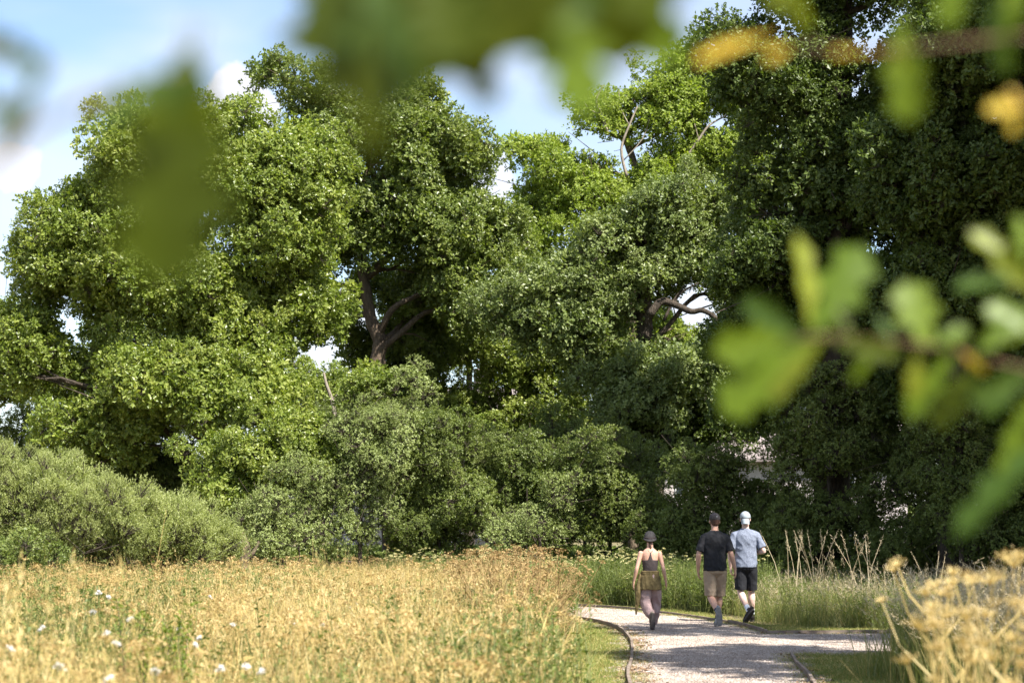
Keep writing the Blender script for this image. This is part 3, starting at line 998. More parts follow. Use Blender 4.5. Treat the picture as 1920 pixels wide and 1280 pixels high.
# ------------------------------------------------------------------ trees
make_tree('oak_tree', 'large broad sunlit green oak at the left edge of the wood', 58,
          [(330, 335, 170, 140), (470, 330, 150, 140), (200, 420, 140, 130), (110, 520, 90, 100), (320, 560, 200, 140), (520, 430, 120, 130, -.5),
           (110, 690, 120, 80), (300, 720, 160, 90, -1.5), (440, 740, 130, 90, -1.5), (500, 600, 90, 120), (250, 250, 60, 50), (60, 620, 70, 90), (560, 330, 60, 100), (580, 560, 60, 110, 1), (200, 800, 160, 70)],
          [(405, 1095, 0), (408, 900, 0), (400, 760, 0), (390, 640, .3), (370, 500, .5), (350, 350, .5), (340, 270, .5)], .42, 'oak', 1.0, 101, limbs=16)
make_tree('oak_tree', 'tall oak with a leaning forked trunk showing bare bark left of centre', 65,
          [(620, 240, 95, 110), (740, 280, 140, 140), (850, 280, 80, 100), (690, 420, 170, 110), (850, 430, 100, 120), (600, 470, 80, 110, 1),
           (800, 560, 120, 70, 2), (640, 620, 60, 80, 2.5), (880, 560, 70, 90), (560, 160, 45, 50), (800, 180, 60, 60), (590, 360, 80, 90, 1), (700, 540, 60, 60, 4), (930, 460, 50, 90), (760, 660, 80, 70, 3)],
          [(735, 1085, 0), (722, 800, 0), (708, 690, 0), (712, 640, 0), (696, 600, 0), (685, 540, 0), (676, 470, 0), (680, 380, .3), (700, 250, .5)], .31, 'oak2', .95, 102,
          limbs=16, bark='bark')
make_tree('oak_tree', 'yellow green oak with thin open top and bare twigs right of centre', 73,
          [(1055, 330, 90, 85), (1110, 420, 110, 110), (1010, 410, 60, 80), (1290, 250, 80, 110), (1350, 320, 80, 120), (1270, 170, 60, 70), (1190, 210, 55, 70), (1110, 200, 45, 45), (1070, 250, 45, 45), (1340, 130, 50, 50), (980, 290, 35, 35),
           (1210, 370, 90, 80), (1130, 250, 35, 50), (1330, 180, 40, 60), (1060, 560, 110, 100), (1000, 330, 45, 50), (1250, 330, 50, 60), (960, 500, 60, 110), (1230, 130, 35, 35), (1390, 220, 60, 140), (1240, 640, 110, 80, 3), (1180, 620, 60, 60, 5)],
          [(1190, 1075, 0), (1190, 800, 0), (1185, 600, 0), (1180, 480, 0), (1205, 400, 0), (1190, 310, 0), (1165, 240, 0), (1150, 180, 0)], .28, 'yel', .75, 103,
          limbs=34, blob=(.45, 1.15), bark='bark', fill=.82, limb_r=.05, back=.35)
make_tree('oak_tree', 'grey green oak with a stout forked trunk and a bent bare limb at right', 61,
          [(1180, 480, 130, 80), (1260, 410, 90, 90), (1090, 540, 110, 70), (1340, 430, 60, 110), (1300, 480, 80, 60), (1020, 620, 80, 70), (1190, 540, 80, 40), (1130, 620, 70, 60), (1380, 560, 60, 70, 1), (1240, 520, 80, 40), (950, 560, 70, 60), (1200, 760, 80, 70, -1), (1270, 700, 70, 60, -1), (1150, 700, 60, 50, -1)],
          [(1222, 1085, 0), (1222, 900, 0), (1218, 740, 0), (1210, 640, 0), (1208, 560, 0), (1200, 480, 0), (1190, 420, 0)], .42, 'grey', 1.0, 104, limbs=12)
make_tree('maple_tree', 'mid green bushy tree with bright leaves in the middle of the wood', 68,
          [(930, 650, 120, 110), (1080, 700, 120, 130), (880, 780, 110, 90), (1010, 820, 150, 90), (1180, 780, 90, 100), (770, 760, 80, 90)],
          [(960, 1070, 0), (962, 900, 0), (955, 760, 0), (940, 620, 0)], .28, 'maple', .9, 105, limbs=12)
make_tree('oak_tree', 'huge dark shaded tree rising out of frame right of centre', 51,
          [(1490, 120, 130, 170), (1580, -60, 200, 160), (1480, 330, 110, 140), (1620, 300, 150, 170), (1470, 500, 110, 110), (1610, 560, 150, 120), (1450, 640, 100, 80, 1),
           (1560, 730, 130, 90, 1), (1400, 120, 60, 110), (1390, 640, 70, 80, 2), (1500, 420, 130, 130, 3), (1620, 850, 120, 80, 2), (1420, 770, 90, 80, 3), (1560, 580, 130, 130, 4)],
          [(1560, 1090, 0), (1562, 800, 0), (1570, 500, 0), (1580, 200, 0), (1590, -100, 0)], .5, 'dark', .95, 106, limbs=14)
make_tree('oak_tree', 'huge dark tree filling the upper right corner behind blurred leaves', 48,
          [(1800, 100, 170, 200), (1950, -50, 220, 200), (1720, 330, 120, 150), (1880, 360, 160, 190), (1760, 560, 130, 130), (1920, 620, 150, 130), (2080, 300, 180, 300),
           (1820, 760, 150, 90, 1), (2050, 720, 150, 150), (1760, 430, 160, 160, 3), (1800, 640, 160, 140, 3), (1720, 760, 110, 90, 2), (1900, 820, 140, 100, 2), (1700, 200, 110, 160, 3)],
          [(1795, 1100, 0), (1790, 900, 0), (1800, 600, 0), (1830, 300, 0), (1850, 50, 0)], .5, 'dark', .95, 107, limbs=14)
make_tree('small_tree', 'small pale tree at the far left edge beside the large oak', 80,
          [(-10, 620, 60, 60), (0, 700, 80, 80), (-60, 680, 80, 100)], [(-20, 1055, 0), (-15, 800, 0), (-10, 640, 0)], .2, 'maple', .9, 108, limbs=6)
for i, (Yb, el, tk, lab) in enumerate(((84, [(90, 700, 110, 90), (230, 640, 100, 90)], 140, 'farther oak showing dark behind the large left oak'),
                                  (86, [(560, 720, 100, 90), (640, 760, 90, 80)], 575, 'farther tree behind the gap left of the leaning trunk'),
                                  (88, [(820, 600, 130, 130), (980, 560, 120, 130)], 880, 'farther tree behind the middle of the wood'),
                                  (90, [(1150, 640, 120, 130), (1300, 740, 110, 100), (1120, 800, 100, 80)], 1180, 'farther tree behind the forked oak trunk'),
                                  (76, [(1480, 700, 120, 110), (1640, 690, 120, 120), (1560, 560, 110, 90)], 1540, 'farther dark tree behind the blurred leaves'),
                                  (72, [(1800, 720, 120, 110), (1940, 740, 110, 110), (1860, 560, 110, 110)], 1880, 'farther dark tree near the right edge'))):
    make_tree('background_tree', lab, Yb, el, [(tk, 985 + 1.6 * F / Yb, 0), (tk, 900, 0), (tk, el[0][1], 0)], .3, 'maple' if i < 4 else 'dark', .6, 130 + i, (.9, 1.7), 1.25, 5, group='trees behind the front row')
# understorey
SH = 'shrubs at the foot of the wood'
def shrub(name, label, Y, ells, key, seed, dens=1.0, csz=.85, r0=.07, limbs=8, blob=(.5, .95), group=SH, **kw):
    x = sum(e[0] for e in ells) / len(ells)
    yb = 985 + 1.6 * F / Y
    return make_tree(name, label, Y, ells, [(x, yb, 0), (x + 4, (yb + ells[0][1]) / 2, 0), (x - 3, ells[0][1], 0)], r0, key, dens, seed, blob, csz,
                     limbs, 'shrub', group=group, limb_r=.03, **kw)


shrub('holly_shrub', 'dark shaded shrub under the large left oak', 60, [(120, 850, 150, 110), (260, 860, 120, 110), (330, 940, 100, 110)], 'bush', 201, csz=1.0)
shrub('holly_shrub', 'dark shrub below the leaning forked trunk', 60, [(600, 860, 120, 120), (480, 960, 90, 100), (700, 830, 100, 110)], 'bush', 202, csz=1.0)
shrub('oak_sapling', 'low spreading young oak with bright leaves beside the willow scrub', 53, [(410, 860, 80, 50), (500, 880, 90, 50), (560, 820, 80, 45), (430, 920, 70, 40), (600, 880, 60, 50), (690, 740, 60, 50)], 'oak', 203, csz=.8, limbs=10)
shrub('hawthorn_shrub', 'pale yellow green hawthorn left of centre at the wood edge', 52, [(660, 800, 50, 40, .5), (560, 900, 50, 40, -.5), (760, 730, 40, 40, 1), (700, 870, 80, 80), (640, 940, 80, 70), (740, 800, 60, 50), (620, 1000, 60, 50), (700, 980, 50, 50)], 'haw', 204, csz=.9, limbs=14)
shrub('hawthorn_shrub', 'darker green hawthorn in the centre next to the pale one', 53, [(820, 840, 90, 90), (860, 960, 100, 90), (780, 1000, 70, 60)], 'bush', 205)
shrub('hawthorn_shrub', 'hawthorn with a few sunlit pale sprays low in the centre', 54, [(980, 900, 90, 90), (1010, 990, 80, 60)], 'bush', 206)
shrub('elder_shrub', 'pale leaved elder sprays low behind the herb band', 52, [(1010, 980, 45, 30), (950, 1000, 40, 35), (1070, 920, 25, 50)], 'haw', 207, dens=.7, limbs=6)
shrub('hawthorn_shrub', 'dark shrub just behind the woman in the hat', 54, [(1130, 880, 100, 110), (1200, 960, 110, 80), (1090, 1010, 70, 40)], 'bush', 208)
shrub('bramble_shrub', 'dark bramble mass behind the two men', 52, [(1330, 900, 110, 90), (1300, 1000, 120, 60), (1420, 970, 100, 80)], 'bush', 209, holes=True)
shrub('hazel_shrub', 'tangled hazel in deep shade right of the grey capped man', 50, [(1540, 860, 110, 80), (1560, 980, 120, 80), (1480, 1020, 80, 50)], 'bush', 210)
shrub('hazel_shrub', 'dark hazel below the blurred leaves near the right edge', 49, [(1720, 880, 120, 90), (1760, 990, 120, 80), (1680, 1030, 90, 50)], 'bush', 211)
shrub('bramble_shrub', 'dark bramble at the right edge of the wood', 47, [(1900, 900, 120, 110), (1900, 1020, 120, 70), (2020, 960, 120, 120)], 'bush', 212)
shrub('holly_shrub', 'tall dark shrub under the forked oak trunk', 62, [(1290, 720, 80, 100), (1240, 840, 90, 80), (1380, 780, 80, 90)], 'dark', 213, csz=.9)
shrub('willow_shrub', 'broad silvery green willow scrub with upright shoots at the left', 42, [(60, 960, 110, 100), (180, 975, 110, 85), (-60, 940, 120, 120), (90, 1040, 120, 60)], 'wil', 214, csz=.9, dens=1.3, limbs=10, holes=False, upright=1.6)
shrub('willow_shrub', 'rounded willow scrub with fine silvery leaves beside the dark hollow', 43, [(300, 1000, 110, 80), (370, 1030, 70, 60), (250, 1040, 100, 60)], 'wil', 215, csz=.9, dens=1.3, limbs=8, holes=False, upright=1.6)
shrub('dogwood_shrub', 'small bright green bush at the lower left edge', 35, [(10, 1070, 60, 50), (-30, 1100, 50, 60)], 'bush', 216, csz=.7, dens=1.2, holes=False)
shrub('elder_shrub', 'leafy elder climbing in front of the huge trunk behind the blurred leaves', 49.5, [(1570, 740, 80, 80), (1580, 850, 80, 60), (1500, 780, 60, 60)], 'bush', 220, csz=.95)
shrub('elder_shrub', 'leafy elder in front of the rightmost dark trunk', 46.5, [(1790, 790, 80, 80), (1800, 900, 80, 70), (1810, 980, 60, 40)], 'bush', 221, csz=.95)
shrub('blackthorn_shrub', 'low pale shrub filling the hollow between the young oak and the hawthorn', 51, [(520, 960, 70, 50), (560, 1010, 70, 40), (480, 1030, 50, 30)], 'haw', 222, dens=.9)
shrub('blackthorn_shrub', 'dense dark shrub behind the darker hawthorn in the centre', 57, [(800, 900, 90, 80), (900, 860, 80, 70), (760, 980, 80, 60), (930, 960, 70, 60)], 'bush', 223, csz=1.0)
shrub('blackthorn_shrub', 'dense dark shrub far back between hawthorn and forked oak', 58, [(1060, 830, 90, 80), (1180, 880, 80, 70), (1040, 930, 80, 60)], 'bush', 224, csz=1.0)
# neighbours to the right, out of frame, whose crowns shade the path
where = ['nearest the camera', 'second along the path', 'third along the path', 'fourth along the path', 'beside the dark wood, nearer one', 'beside the dark wood, farther one', 'tall one set back from the path', 'farthest back from the path']
for i, (x, y, h, r) in enumerate(((7.2, 11, 10, 2.9), (8.6, 17.5, 12, 3.0), (10.2, 24, 14, 3.2), (14.8, 29.5, 15, 3.4), (15.4, 37.5, 23, 4.6), (17.8, 44, 25, 5), (21, 34, 26, 5.2), (24, 42, 27, 5.5))):
    nm = 'shade_tree'
    px = 960 + F * x / y; s = F / y
    cy = 985 - (h * .66 - CAMZ) * s; yb = 985 + CAMZ * s
    make_tree('roadside_tree', 'leafy tree out of frame right of the path, ' + where[i], y,
              [(px, cy, r * s, h * .36 * s)], [(px, yb, 0), (px, (yb + cy) / 2, 0), (px, cy - r * s * .3, 0)], .3, 'oak2', (.42, .42, .34, .4)[i] if i < 4 else .6, 300 + i,
              (1.1, 1.7), 1.35, 4, holes=False, back=1.0, group='trees out of frame at the right')

# far belt of trees seen through the gaps
rg = np.random.default_rng(9)
n = 2600
x = rg.uniform(-90, 110, n); y = 190 + rg.uniform(0, 12, n); zt = 5 + 2.2 * np.sin(x * .13) + 1.5 * np.sin(x * .37 + 1)
z = zt * rg.uniform(0, 1, n) ** .8
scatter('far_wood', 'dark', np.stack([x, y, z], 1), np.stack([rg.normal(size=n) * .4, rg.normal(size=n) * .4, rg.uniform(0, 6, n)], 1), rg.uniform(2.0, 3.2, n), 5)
# ------------------------------------------------------------------ single plants of the meadow and the verge
def put(name, label, cat, me, loc, rz=0, s=1.0, group=None, tilt=(0, 0)):
    o = bpy.data.objects.new(name, me); C.objects.link(o)
    o.location = loc; o.rotation_euler = (tilt[0], tilt[1], rz); o.scale = (s, s, s)
    return tag(o, label, cat, group)


UG = 'dried umbellifers at the lower right'
big_umb = [plant_umbel(400 + i, 1.25, 'creamhead', 'straw', 8, .046, dot=.0036, rays=26, name='umbellifer', thick=.004) for i in range(3)]
for i, (px, py, Y, lab) in enumerate((
        (1795, 1095, 8.6, 'tall dried umbellifer leaning left, leftmost of the blurred clump at lower right'),
        (1850, 1085, 8.0, 'tall dried umbellifer with cream heads in the middle of the clump at lower right'),
        (1900, 1060, 7.4, 'tallest dried umbellifer cut by the right edge of the picture'),
        (1760, 1180, 7.2, 'low dried umbellifer with open golden head leaning over the lawn'),
        (1820, 1160, 6.8, 'nearest dried umbellifer with a forked pale stem'),
        (1905, 1150, 6.5, 'dried umbellifer in the bottom right corner'),
        (1860, 1215, 6.0, 'short blurred umbellifer at the bottom right'),
        (1745, 1235, 6.3, 'short golden umbellifer sprawling at the bottom beside the lawn'))):
    p = at(px, py, Y)
    put('umbellifer', lab, 'plant', big_umb[i % 3], (p.x, p.y, 0), i * 1.3, (p.z + .05) / 1.3, UG, (.02, -.05 if i in (0, 3, 7) else .04))
P, rg = fill_poly([Vector((1.55, 5.5, 0)), Vector((2.3, 9, 0)), Vector((2.75, 10.5, 0)), Vector((4, 10.5, 0)), Vector((3, 5.5, 0))], 4, 31, ymin=5, frustum=.6)
P = P[P[:, 0] > .215 * P[:, 1] + .12]
upright_scatter('dry_umbellifers', 'cream', P, rg, .75, 1.05, .12, seed=21)
P2, rg = fill_poly([Vector((1.55, 5.5, 0)), Vector((2.2, 9, 0)), Vector((2.8, 12.5, 0)), Vector((5, 12.5, 0)), Vector((3, 5.5, 0))], 12, 32, ymin=5, frustum=.6)
P2 = P2[P2[:, 0] > .20 * P2[:, 1] + .12]
upright_scatter('meadow_grass', 'straw', P2, rg, .9, 1.3, .1, seed=22)

# tall bare grass stems standing above the verge
def tall_stems(seed, n=6, h=1.5):
    rg = random.Random(seed); mb = MB()
    for i in range(n):
        p = rv(rg, .1); d = rv(rg, .16)
        pts = [p + d * (h * u * u) + Vector((0, 0, h * u * rg.uniform(.97, 1.0))) for u in (0, .33, .66, 1)]
        stem(mb, pts, .005, .0025, 0, rg.random())
        dd = (pts[-1] - pts[-2]).normalized()
        panicle(mb, pts[-1] - dd * .2, dd, .28, 0, rg, .022, 26)
    return mb.mesh('tall_stems', [M['pinkgrass']])


for i, (px, py, Y, lab) in enumerate(((1490, 1002, 37, 'clump of tall upright grass stems right of the grey capped man'),
                                     (1520, 1000, 38, 'second clump of tall grass stems, just right of the first'),
                                     (1612, 1010, 36, 'tall thin grass stems arching left against the dark wood'),
                                     (1640, 1005, 35, 'tallest pale stem leaning right against the dark wood'),
                                     (1735, 1040, 33, 'curved grass stem nodding left against the dark shrubs'))):
    p = at(px, py, Y)
    put('tall_grass_clump', lab, 'grass', tall_stems(500 + i, (6, 7, 5, 3, 3)[i], 1.0), (p.x, p.y, 0), i, p.z, 'tall grass clumps at the wood edge')
for i, (px, py, Y, lab) in enumerate(((545, 1045, 30, 'thin leafy stalk rising from the dry meadow before the dark hollow'),
                                     (583, 1010, 32, 'upright leafy stalk with a bare top right of the dark hollow'),
                                     (255, 955, 21, 'tall thin weed bending over before the willow scrub'),
                                     (640, 1030, 34, 'short forked dry stalk at the far edge of the meadow'))):
    p = at(px, py, Y)
    rg = random.Random(520 + i); mb = MB()
    leafy(mb, Vector((0, 0, 0)), p.z, 0, 1, rg, 46, .085, Vector(((-.05, .02, .18, .06)[i], 0, 1)))
    put('weed_stalk', lab, 'plant', mb.mesh('weed_stalk', [M['herb'], M['straw']]), (p.x, p.y, 0), 0, 1, 'tall weeds in the meadow')
# green sapling in the meadow
rgp = random.Random(7)
for (px, py, Y, w, h, lab) in ((305, 1150, 13, .26, .95, 'small green sapling standing in the dry meadow at lower left'),
                               (355, 1115, 24, .3, .95, 'green weed clump in the middle distance of the dry meadow')):
    p = at(px, py, Y); mb = MB()
    for k in range(12):
        leafy(mb, Vector(rv(rgp, w * .5)), p.z * rgp.uniform(.75, 1.12), 0, 1, rgp, 110, .075)
    put('sapling', lab, 'plant', mb.mesh('sapling', [M['leafgreen'], M['bark_d']]), (p.x, p.y, 0), 0, 1)
# white flower heads
def carrot(seed, h):
    rg = random.Random(seed); mb = MB()
    stem(mb, [Vector((0, 0, 0)), Vector((.02, 0, h * .5)), Vector((0, .01, h))], .004, .003, 1, .5)
    umbel(mb, Vector((0, 0, h)), Vector((rg.gauss(0, .3), -.9, 1)), .023, 0, 1, rg, 20, 4, .006, .3)
    return mb.mesh('wild_carrot', [M['white'], M['herb']])


spots = [(185, 1112, 16), (202, 1121, 16.5), (393, 1120, 19), (173, 1150, 13), (246, 1163, 12), (338, 1180, 13.5), (200, 1190, 11.5), (217, 1208, 10.5), (18, 1218, 10),
         (110, 1253, 9), (290, 1262, 9), (205, 1276, 8.4), (415, 1255, 9.5), (460, 1252, 10), (365, 1210, 12), (700, 1170, 17), (605, 1172, 14), (375, 1198, 12.5), (80, 1180, 12),
         (437, 1172, 14.5), (668, 1132, 22), (655, 1140, 21), (770, 1115, 25), (555, 1170, 16), (492, 1260, 9.6), (1128, 1214, 24)]
hs = [carrot(600 + i, 1.0) for i in range(4)]
where = ['far left of the meadow below the willow scrub', 'just right of the first one under the willow scrub', 'alone in the meadow centre left near the green weeds', 'left of the meadow, upper of three',
         'left of the sapling, high', 'just right of the sapling top', 'left of the sapling, in a pair', 'left of the sapling, lower of a pair', 'against the left edge of the picture',
         'low down near the lower left corner', 'at the bottom below the sapling', 'at the very bottom left of the sapling', 'at the bottom right of the sapling', 'at the bottom, second right of the sapling',
         'right beside the sapling', 'in the sandy middle of the meadow', 'in the middle of the meadow, pinkish light', 'close right of the sapling foot', 'near the left edge midway down the meadow',
         'right of the sapling at mid height', 'at the far middle of the meadow, upper of two', 'at the far middle of the meadow, lower of two', 'far off in the meadow near the rusty plants',
         'between the sapling and the rusty plants', 'at the bottom middle of the meadow', 'single small one on the lawn edge left of the path']
for i, (px, py, Y) in enumerate(spots):
    p = at(px, py, Y)
    put('wild_carrot_flower', 'white wild carrot flower head ' + where[i], 'flower', hs[i % 4], (p.x, p.y, 0), i, max(p.z, .08), 'white flowers in the meadow')

# old bare stump leaning in the dark hollow, and bare sticks
def stick(name, label, cat, pts, r, mat, side=None):
    P = [at(*q) for q in pts]
    base = P[0].copy()
    root = thing(name, label, cat, base)
    mb = MB(); cp = curve_pts(P, 4)
    v, f = tube_geo(cp, [r * (1 - .6 * i / len(cp)) for i in range(len(cp))], 8); mb.add(v, f)
    link('trunk', mb.mesh('trunk', [M[mat]], True), parent=root, world_pts=True)
    for s_ in (side or []):
        Q = [at(*q) for q in s_]; mb = MB(); cp = curve_pts(Q, 3)
        v, f = tube_geo(cp, [r * .4 * (1 - .7 * i / len(cp)) for i in range(len(cp))], 6); mb.add(v, f)
        link('branch', mb.mesh('branch', [M[mat]], True), parent=root, world_pts=True)


stick('tree_stump', 'pale gnarled stump leaning beside the willow scrub at the meadow edge', 'stump', [(462, 1098, 44), (455, 1060, 44), (462, 1030, 44), (452, 1000, 44.2)], .16, 'bark',
      [[(460, 1050, 44), (475, 1035, 44), (485, 1015, 44.2)]])
stick('fallen_branch', 'bare crooked dead branch standing against the dark trees left of centre', 'branch', [(628, 780, 58), (622, 750, 58), (612, 720, 58), (607, 698, 58)], .07, 'deadwood',
      [[(622, 750, 58), (634, 738, 58)]])
stick('dead_branch', 'bare limb of the forked oak bending down at right over a patch of sky', 'branch', [(1218, 590, 60), (1240, 565, 60), (1268, 572, 60), (1296, 584, 59.8), (1318, 582, 59.7), (1345, 600, 59.5), (1362, 640, 59.3)], .13, 'bark_d',
      [[(1262, 575, 60), (1275, 550, 60), (1310, 530, 59.7)], [(1245, 600, 60), (1265, 560, 60), (1285, 535, 60)]])
for lab, pts, sd in (('bare grey twigs reaching above the thin oak top, left ones', [(1140, 250, 72), (1128, 215, 72), (1118, 190, 72), (1130, 160, 72)], [[(1128, 215, 72), (1105, 205, 72), (1095, 190, 72)]]),
                     ('bare dead limb rising upright through the thin oak top', [(1175, 330, 72), (1165, 280, 72), (1180, 235, 72), (1195, 200, 72)], [[(1180, 235, 72), (1165, 205, 72), (1160, 170, 72)], [(1170, 300, 72), (1205, 260, 72), (1220, 215, 72)]]),
                     ('bare crooked limb spreading right below the thin oak top', [(1290, 290, 72), (1310, 262, 72), (1330, 235, 72), (1365, 215, 72)], [[(1310, 262, 72), (1300, 225, 72), (1290, 200, 72)]])):
    stick('dead_branch', lab, 'branch', pts, .06, 'deadwood', sd)

# ------------------------------------------------------------------ blurred oak sprays close to the camera
def oak_leaf_mesh(seed, lobes=4):
    """unit-length lobed leaf along +X, gently cupped, with a raised midrib"""
    rg = random.Random(seed); n = 26
    top = []
    for i in range(n + 1):
        u = i / n
        env = .30 * sin(pi * min(1, u * .93 + .03)) ** .8 * (.45 + .75 * u)
        w = env * (1 + .34 * cos(2 * pi * lobes * u + pi + .4)) + .012
        if i == n: w = .0
        top.append((u, w * rg.uniform(.93, 1.07)))
    V = []; Fc = []
    for (u, w) in top:
        bend = -.12 * u * u
        V += [(u, w, bend + .16 * w), (u, w * .5, bend + .05 * w), (u, 0, bend), (u, -w * .5, bend + .05 * w), (u, -w, bend + .16 * w)]
    for i in range(n):
        for j in range(4):
            Fc.append((i * 5 + j, i * 5 + j + 1, i * 5 + j + 6, i * 5 + j + 5))
    mb = MB(); mb.add(V, Fc, 0, rg.random())
    v, f = tube_geo([(-.16, 0, .0), (0, 0, 0), (.5, 0, -.03), (.97, 0, -.115)], [.012, .012, .008, .003], 5); mb.add(v, f, 0, .9)
    return mb


NEAR = {'green': ((.1, (.075, .135, .010)), (.5, (.135, .205, .014)), (.9, (.22, .28, .03))),
        'olive': ((.1, (.045, .072, .004)), (.5, (.078, .108, .004)), (.9, (.125, .15, .010))),  # same oak leaf, darker: shade of the top sprays put into its colour
        'deep': ((.1, (.038, .080, .010)), (.5, (.060, .115, .016)), (.9, (.10, .15, .025))),
        'yellow': ((.1, (.42, .25, .03)), (.5, (.62, .42, .05)), (.9, (.72, .56, .10))),
        'lime': ((.1, (.14, .17, .015)), (.5, (.21, .25, .02)), (.9, (.30, .33, .04)))}
for k, st in NEAR.items():
    M['near_' + k] = mat_leaf('near_leaf_' + k, st, .5, .42, .4, 3, (1.3, 1.25, .2))
LEAFM = {}


def near_leaf(parent, a, b, Y, kind, roll=0, yaw=.0, wid=1.0, Yb=None, seed=0):
    pa, pb = at(a[0], a[1], Y), at(b[0], b[1], Yb or Y)
    key = (kind, seed % 3)
    if key not in LEAFM:
        LEAFM[key] = oak_leaf_mesh(seed % 3 + 1, 3 + seed % 2).mesh('leaf', [M['near_' + kind]], True)
    o = bpy.data.objects.new('leaf', LEAFM[key]); C.objects.link(o)
    x = (pb - pa); ln = x.length; x.normalize()
    nrm = Vector((0, -1, .25))
    nrm = (nrm - x * nrm.dot(x)).normalized()
    nrm = Quaternion(x, roll) @ nrm
    y = nrm.cross(x)
    Mx = Matrix((x, y, nrm)).transposed().to_4x4() @ Matrix.Diagonal((ln, ln * wid * (.68 if Y > 1.4 else .92), ln, 1))
    Mx.translation = pa
    o.parent = parent
    o.matrix_world = Matrix.Translation(-parent.location) @ Mx
    o.matrix_parent_inverse = Matrix.Identity(4)
    o.matrix_basis = Matrix.Translation(-parent.location) @ Mx
    return o


def spray(label, twigs, leaves, seed):
    P0 = at(*twigs[0][0])
    root = thing('oak_spray', label, 'branch', P0, 'blurred oak sprays close to the camera')
    for tw in twigs:
        pts = curve_pts([at(*q) for q in tw], 4); mb = MB()
        r = .0022 if twigs[0][0][2] < 1.3 else .0013
        v, f = tube_geo(pts, [r * (1.2 - .6 * i / len(pts)) for i in range(len(pts))], 6); mb.add(v, f)
        link('twig', mb.mesh('twig', [M['twig']], True), parent=root, world_pts=True)
    for i, lf in enumerate(leaves):
        near_leaf(root, *lf[:4], roll=lf[4] if len(lf) > 4 else (i * 37 % 11 - 5) * .09, wid=lf[5] if len(lf) > 5 else 1.1, seed=i + seed)
    return root


M['twig'] = mat_noise('near_twig', ((.3, (.13, .085, .045)), (.7, (.26, .17, .09))), 60, 4, .8)
spray('dark green oak spray hanging out of focus across the top middle', [[(560, -200, 1.15), (800, -60, 1.05), (1000, -30, 1.05), (1250, -90, 1.1)], [(800, -60, 1.05), (700, 10, 1.0)]],
      [((690, -160), (700, 200), 1.0, 'olive', .2, 1.5), ((700, 20), (690, 300), .98, 'olive', .5, .45), ((820, -220), (790, 150), 1.02, 'olive', -.2, 1.5), ((900, -180), (900, 120), 1.05, 'deep', .3, 1.2),
       ((960, -230), (1010, 60), 1.0, 'olive', .1, 1.1), ((1040, -10), (1105, 210), 1.05, 'green', -.3, 1.15), ((1130, -200), (1150, 120), 1.05, 'olive', .4, 1.2), ((1150, -70), (1270, 115), 1.1, 'green', .2, .9),
       ((740, -180), (840, 130), 1.0, 'deep', .4, 1.2), ((860, 20), (915, 200), 1.02, 'olive', .6, .8), ((630, -130), (650, 130), 1.1, 'deep', -.5, .9), ((950, -60), (1060, 130), 1.1, 'olive', .3, 1.0),
       ((760, -60), (770, 170), 1.08, 'olive', .0, 1.2), ((1060, -260), (1200, 60), 1.06, 'olive', -.1, 1.3), ((680, -200), (640, 60), 1.04, 'olive', .1, 1.4), ((700, -60), (740, 200), .99, 'deep', -.2, 1.0), ((860, -140), (960, 100), 1.0, 'olive', .2, 1.3),
       ((620, -60), (660, 170), 1.0, 'olive', .1, 1.3), ((800, -60), (870, 110), .97, 'olive', 0, 1.4), ((1180, -160), (1230, 30), 1.0, 'olive', 0, 1.4), ((940, -130), (1120, 20), 1.03, 'deep', .1, .9)], 1)
spray('long dark olive oak leaf drooping out of focus over the big left oak', [[(-60, 330, 1.0), (120, 210, 1.0), (260, 160, 1.0), (360, 120, 1.0)]],
      [((365, 110), (285, 530), 1.0, 'olive', .1, 1.0), ((350, 90), (320, 420), 1.02, 'olive', -.2, .9), ((380, 130), (150, 215), .98, 'deep', .5, .7), ((365, 110), (300, 200), .95, 'deep', .3, .9)], 3)
spray('dark blurred oak leaves entering at the upper left edge', [[(-200, 60, 1.0), (-60, 90, 1.0), (30, 110, 1.0)]],
      [((90, 120), (-10, 290), 1.0, 'olive', .4, .6), ((-90, 40), (90, 130), 1.02, 'deep', .3, .45), ((-120, 150), (20, 220), 1.0, 'olive', .3, .5)], 5)
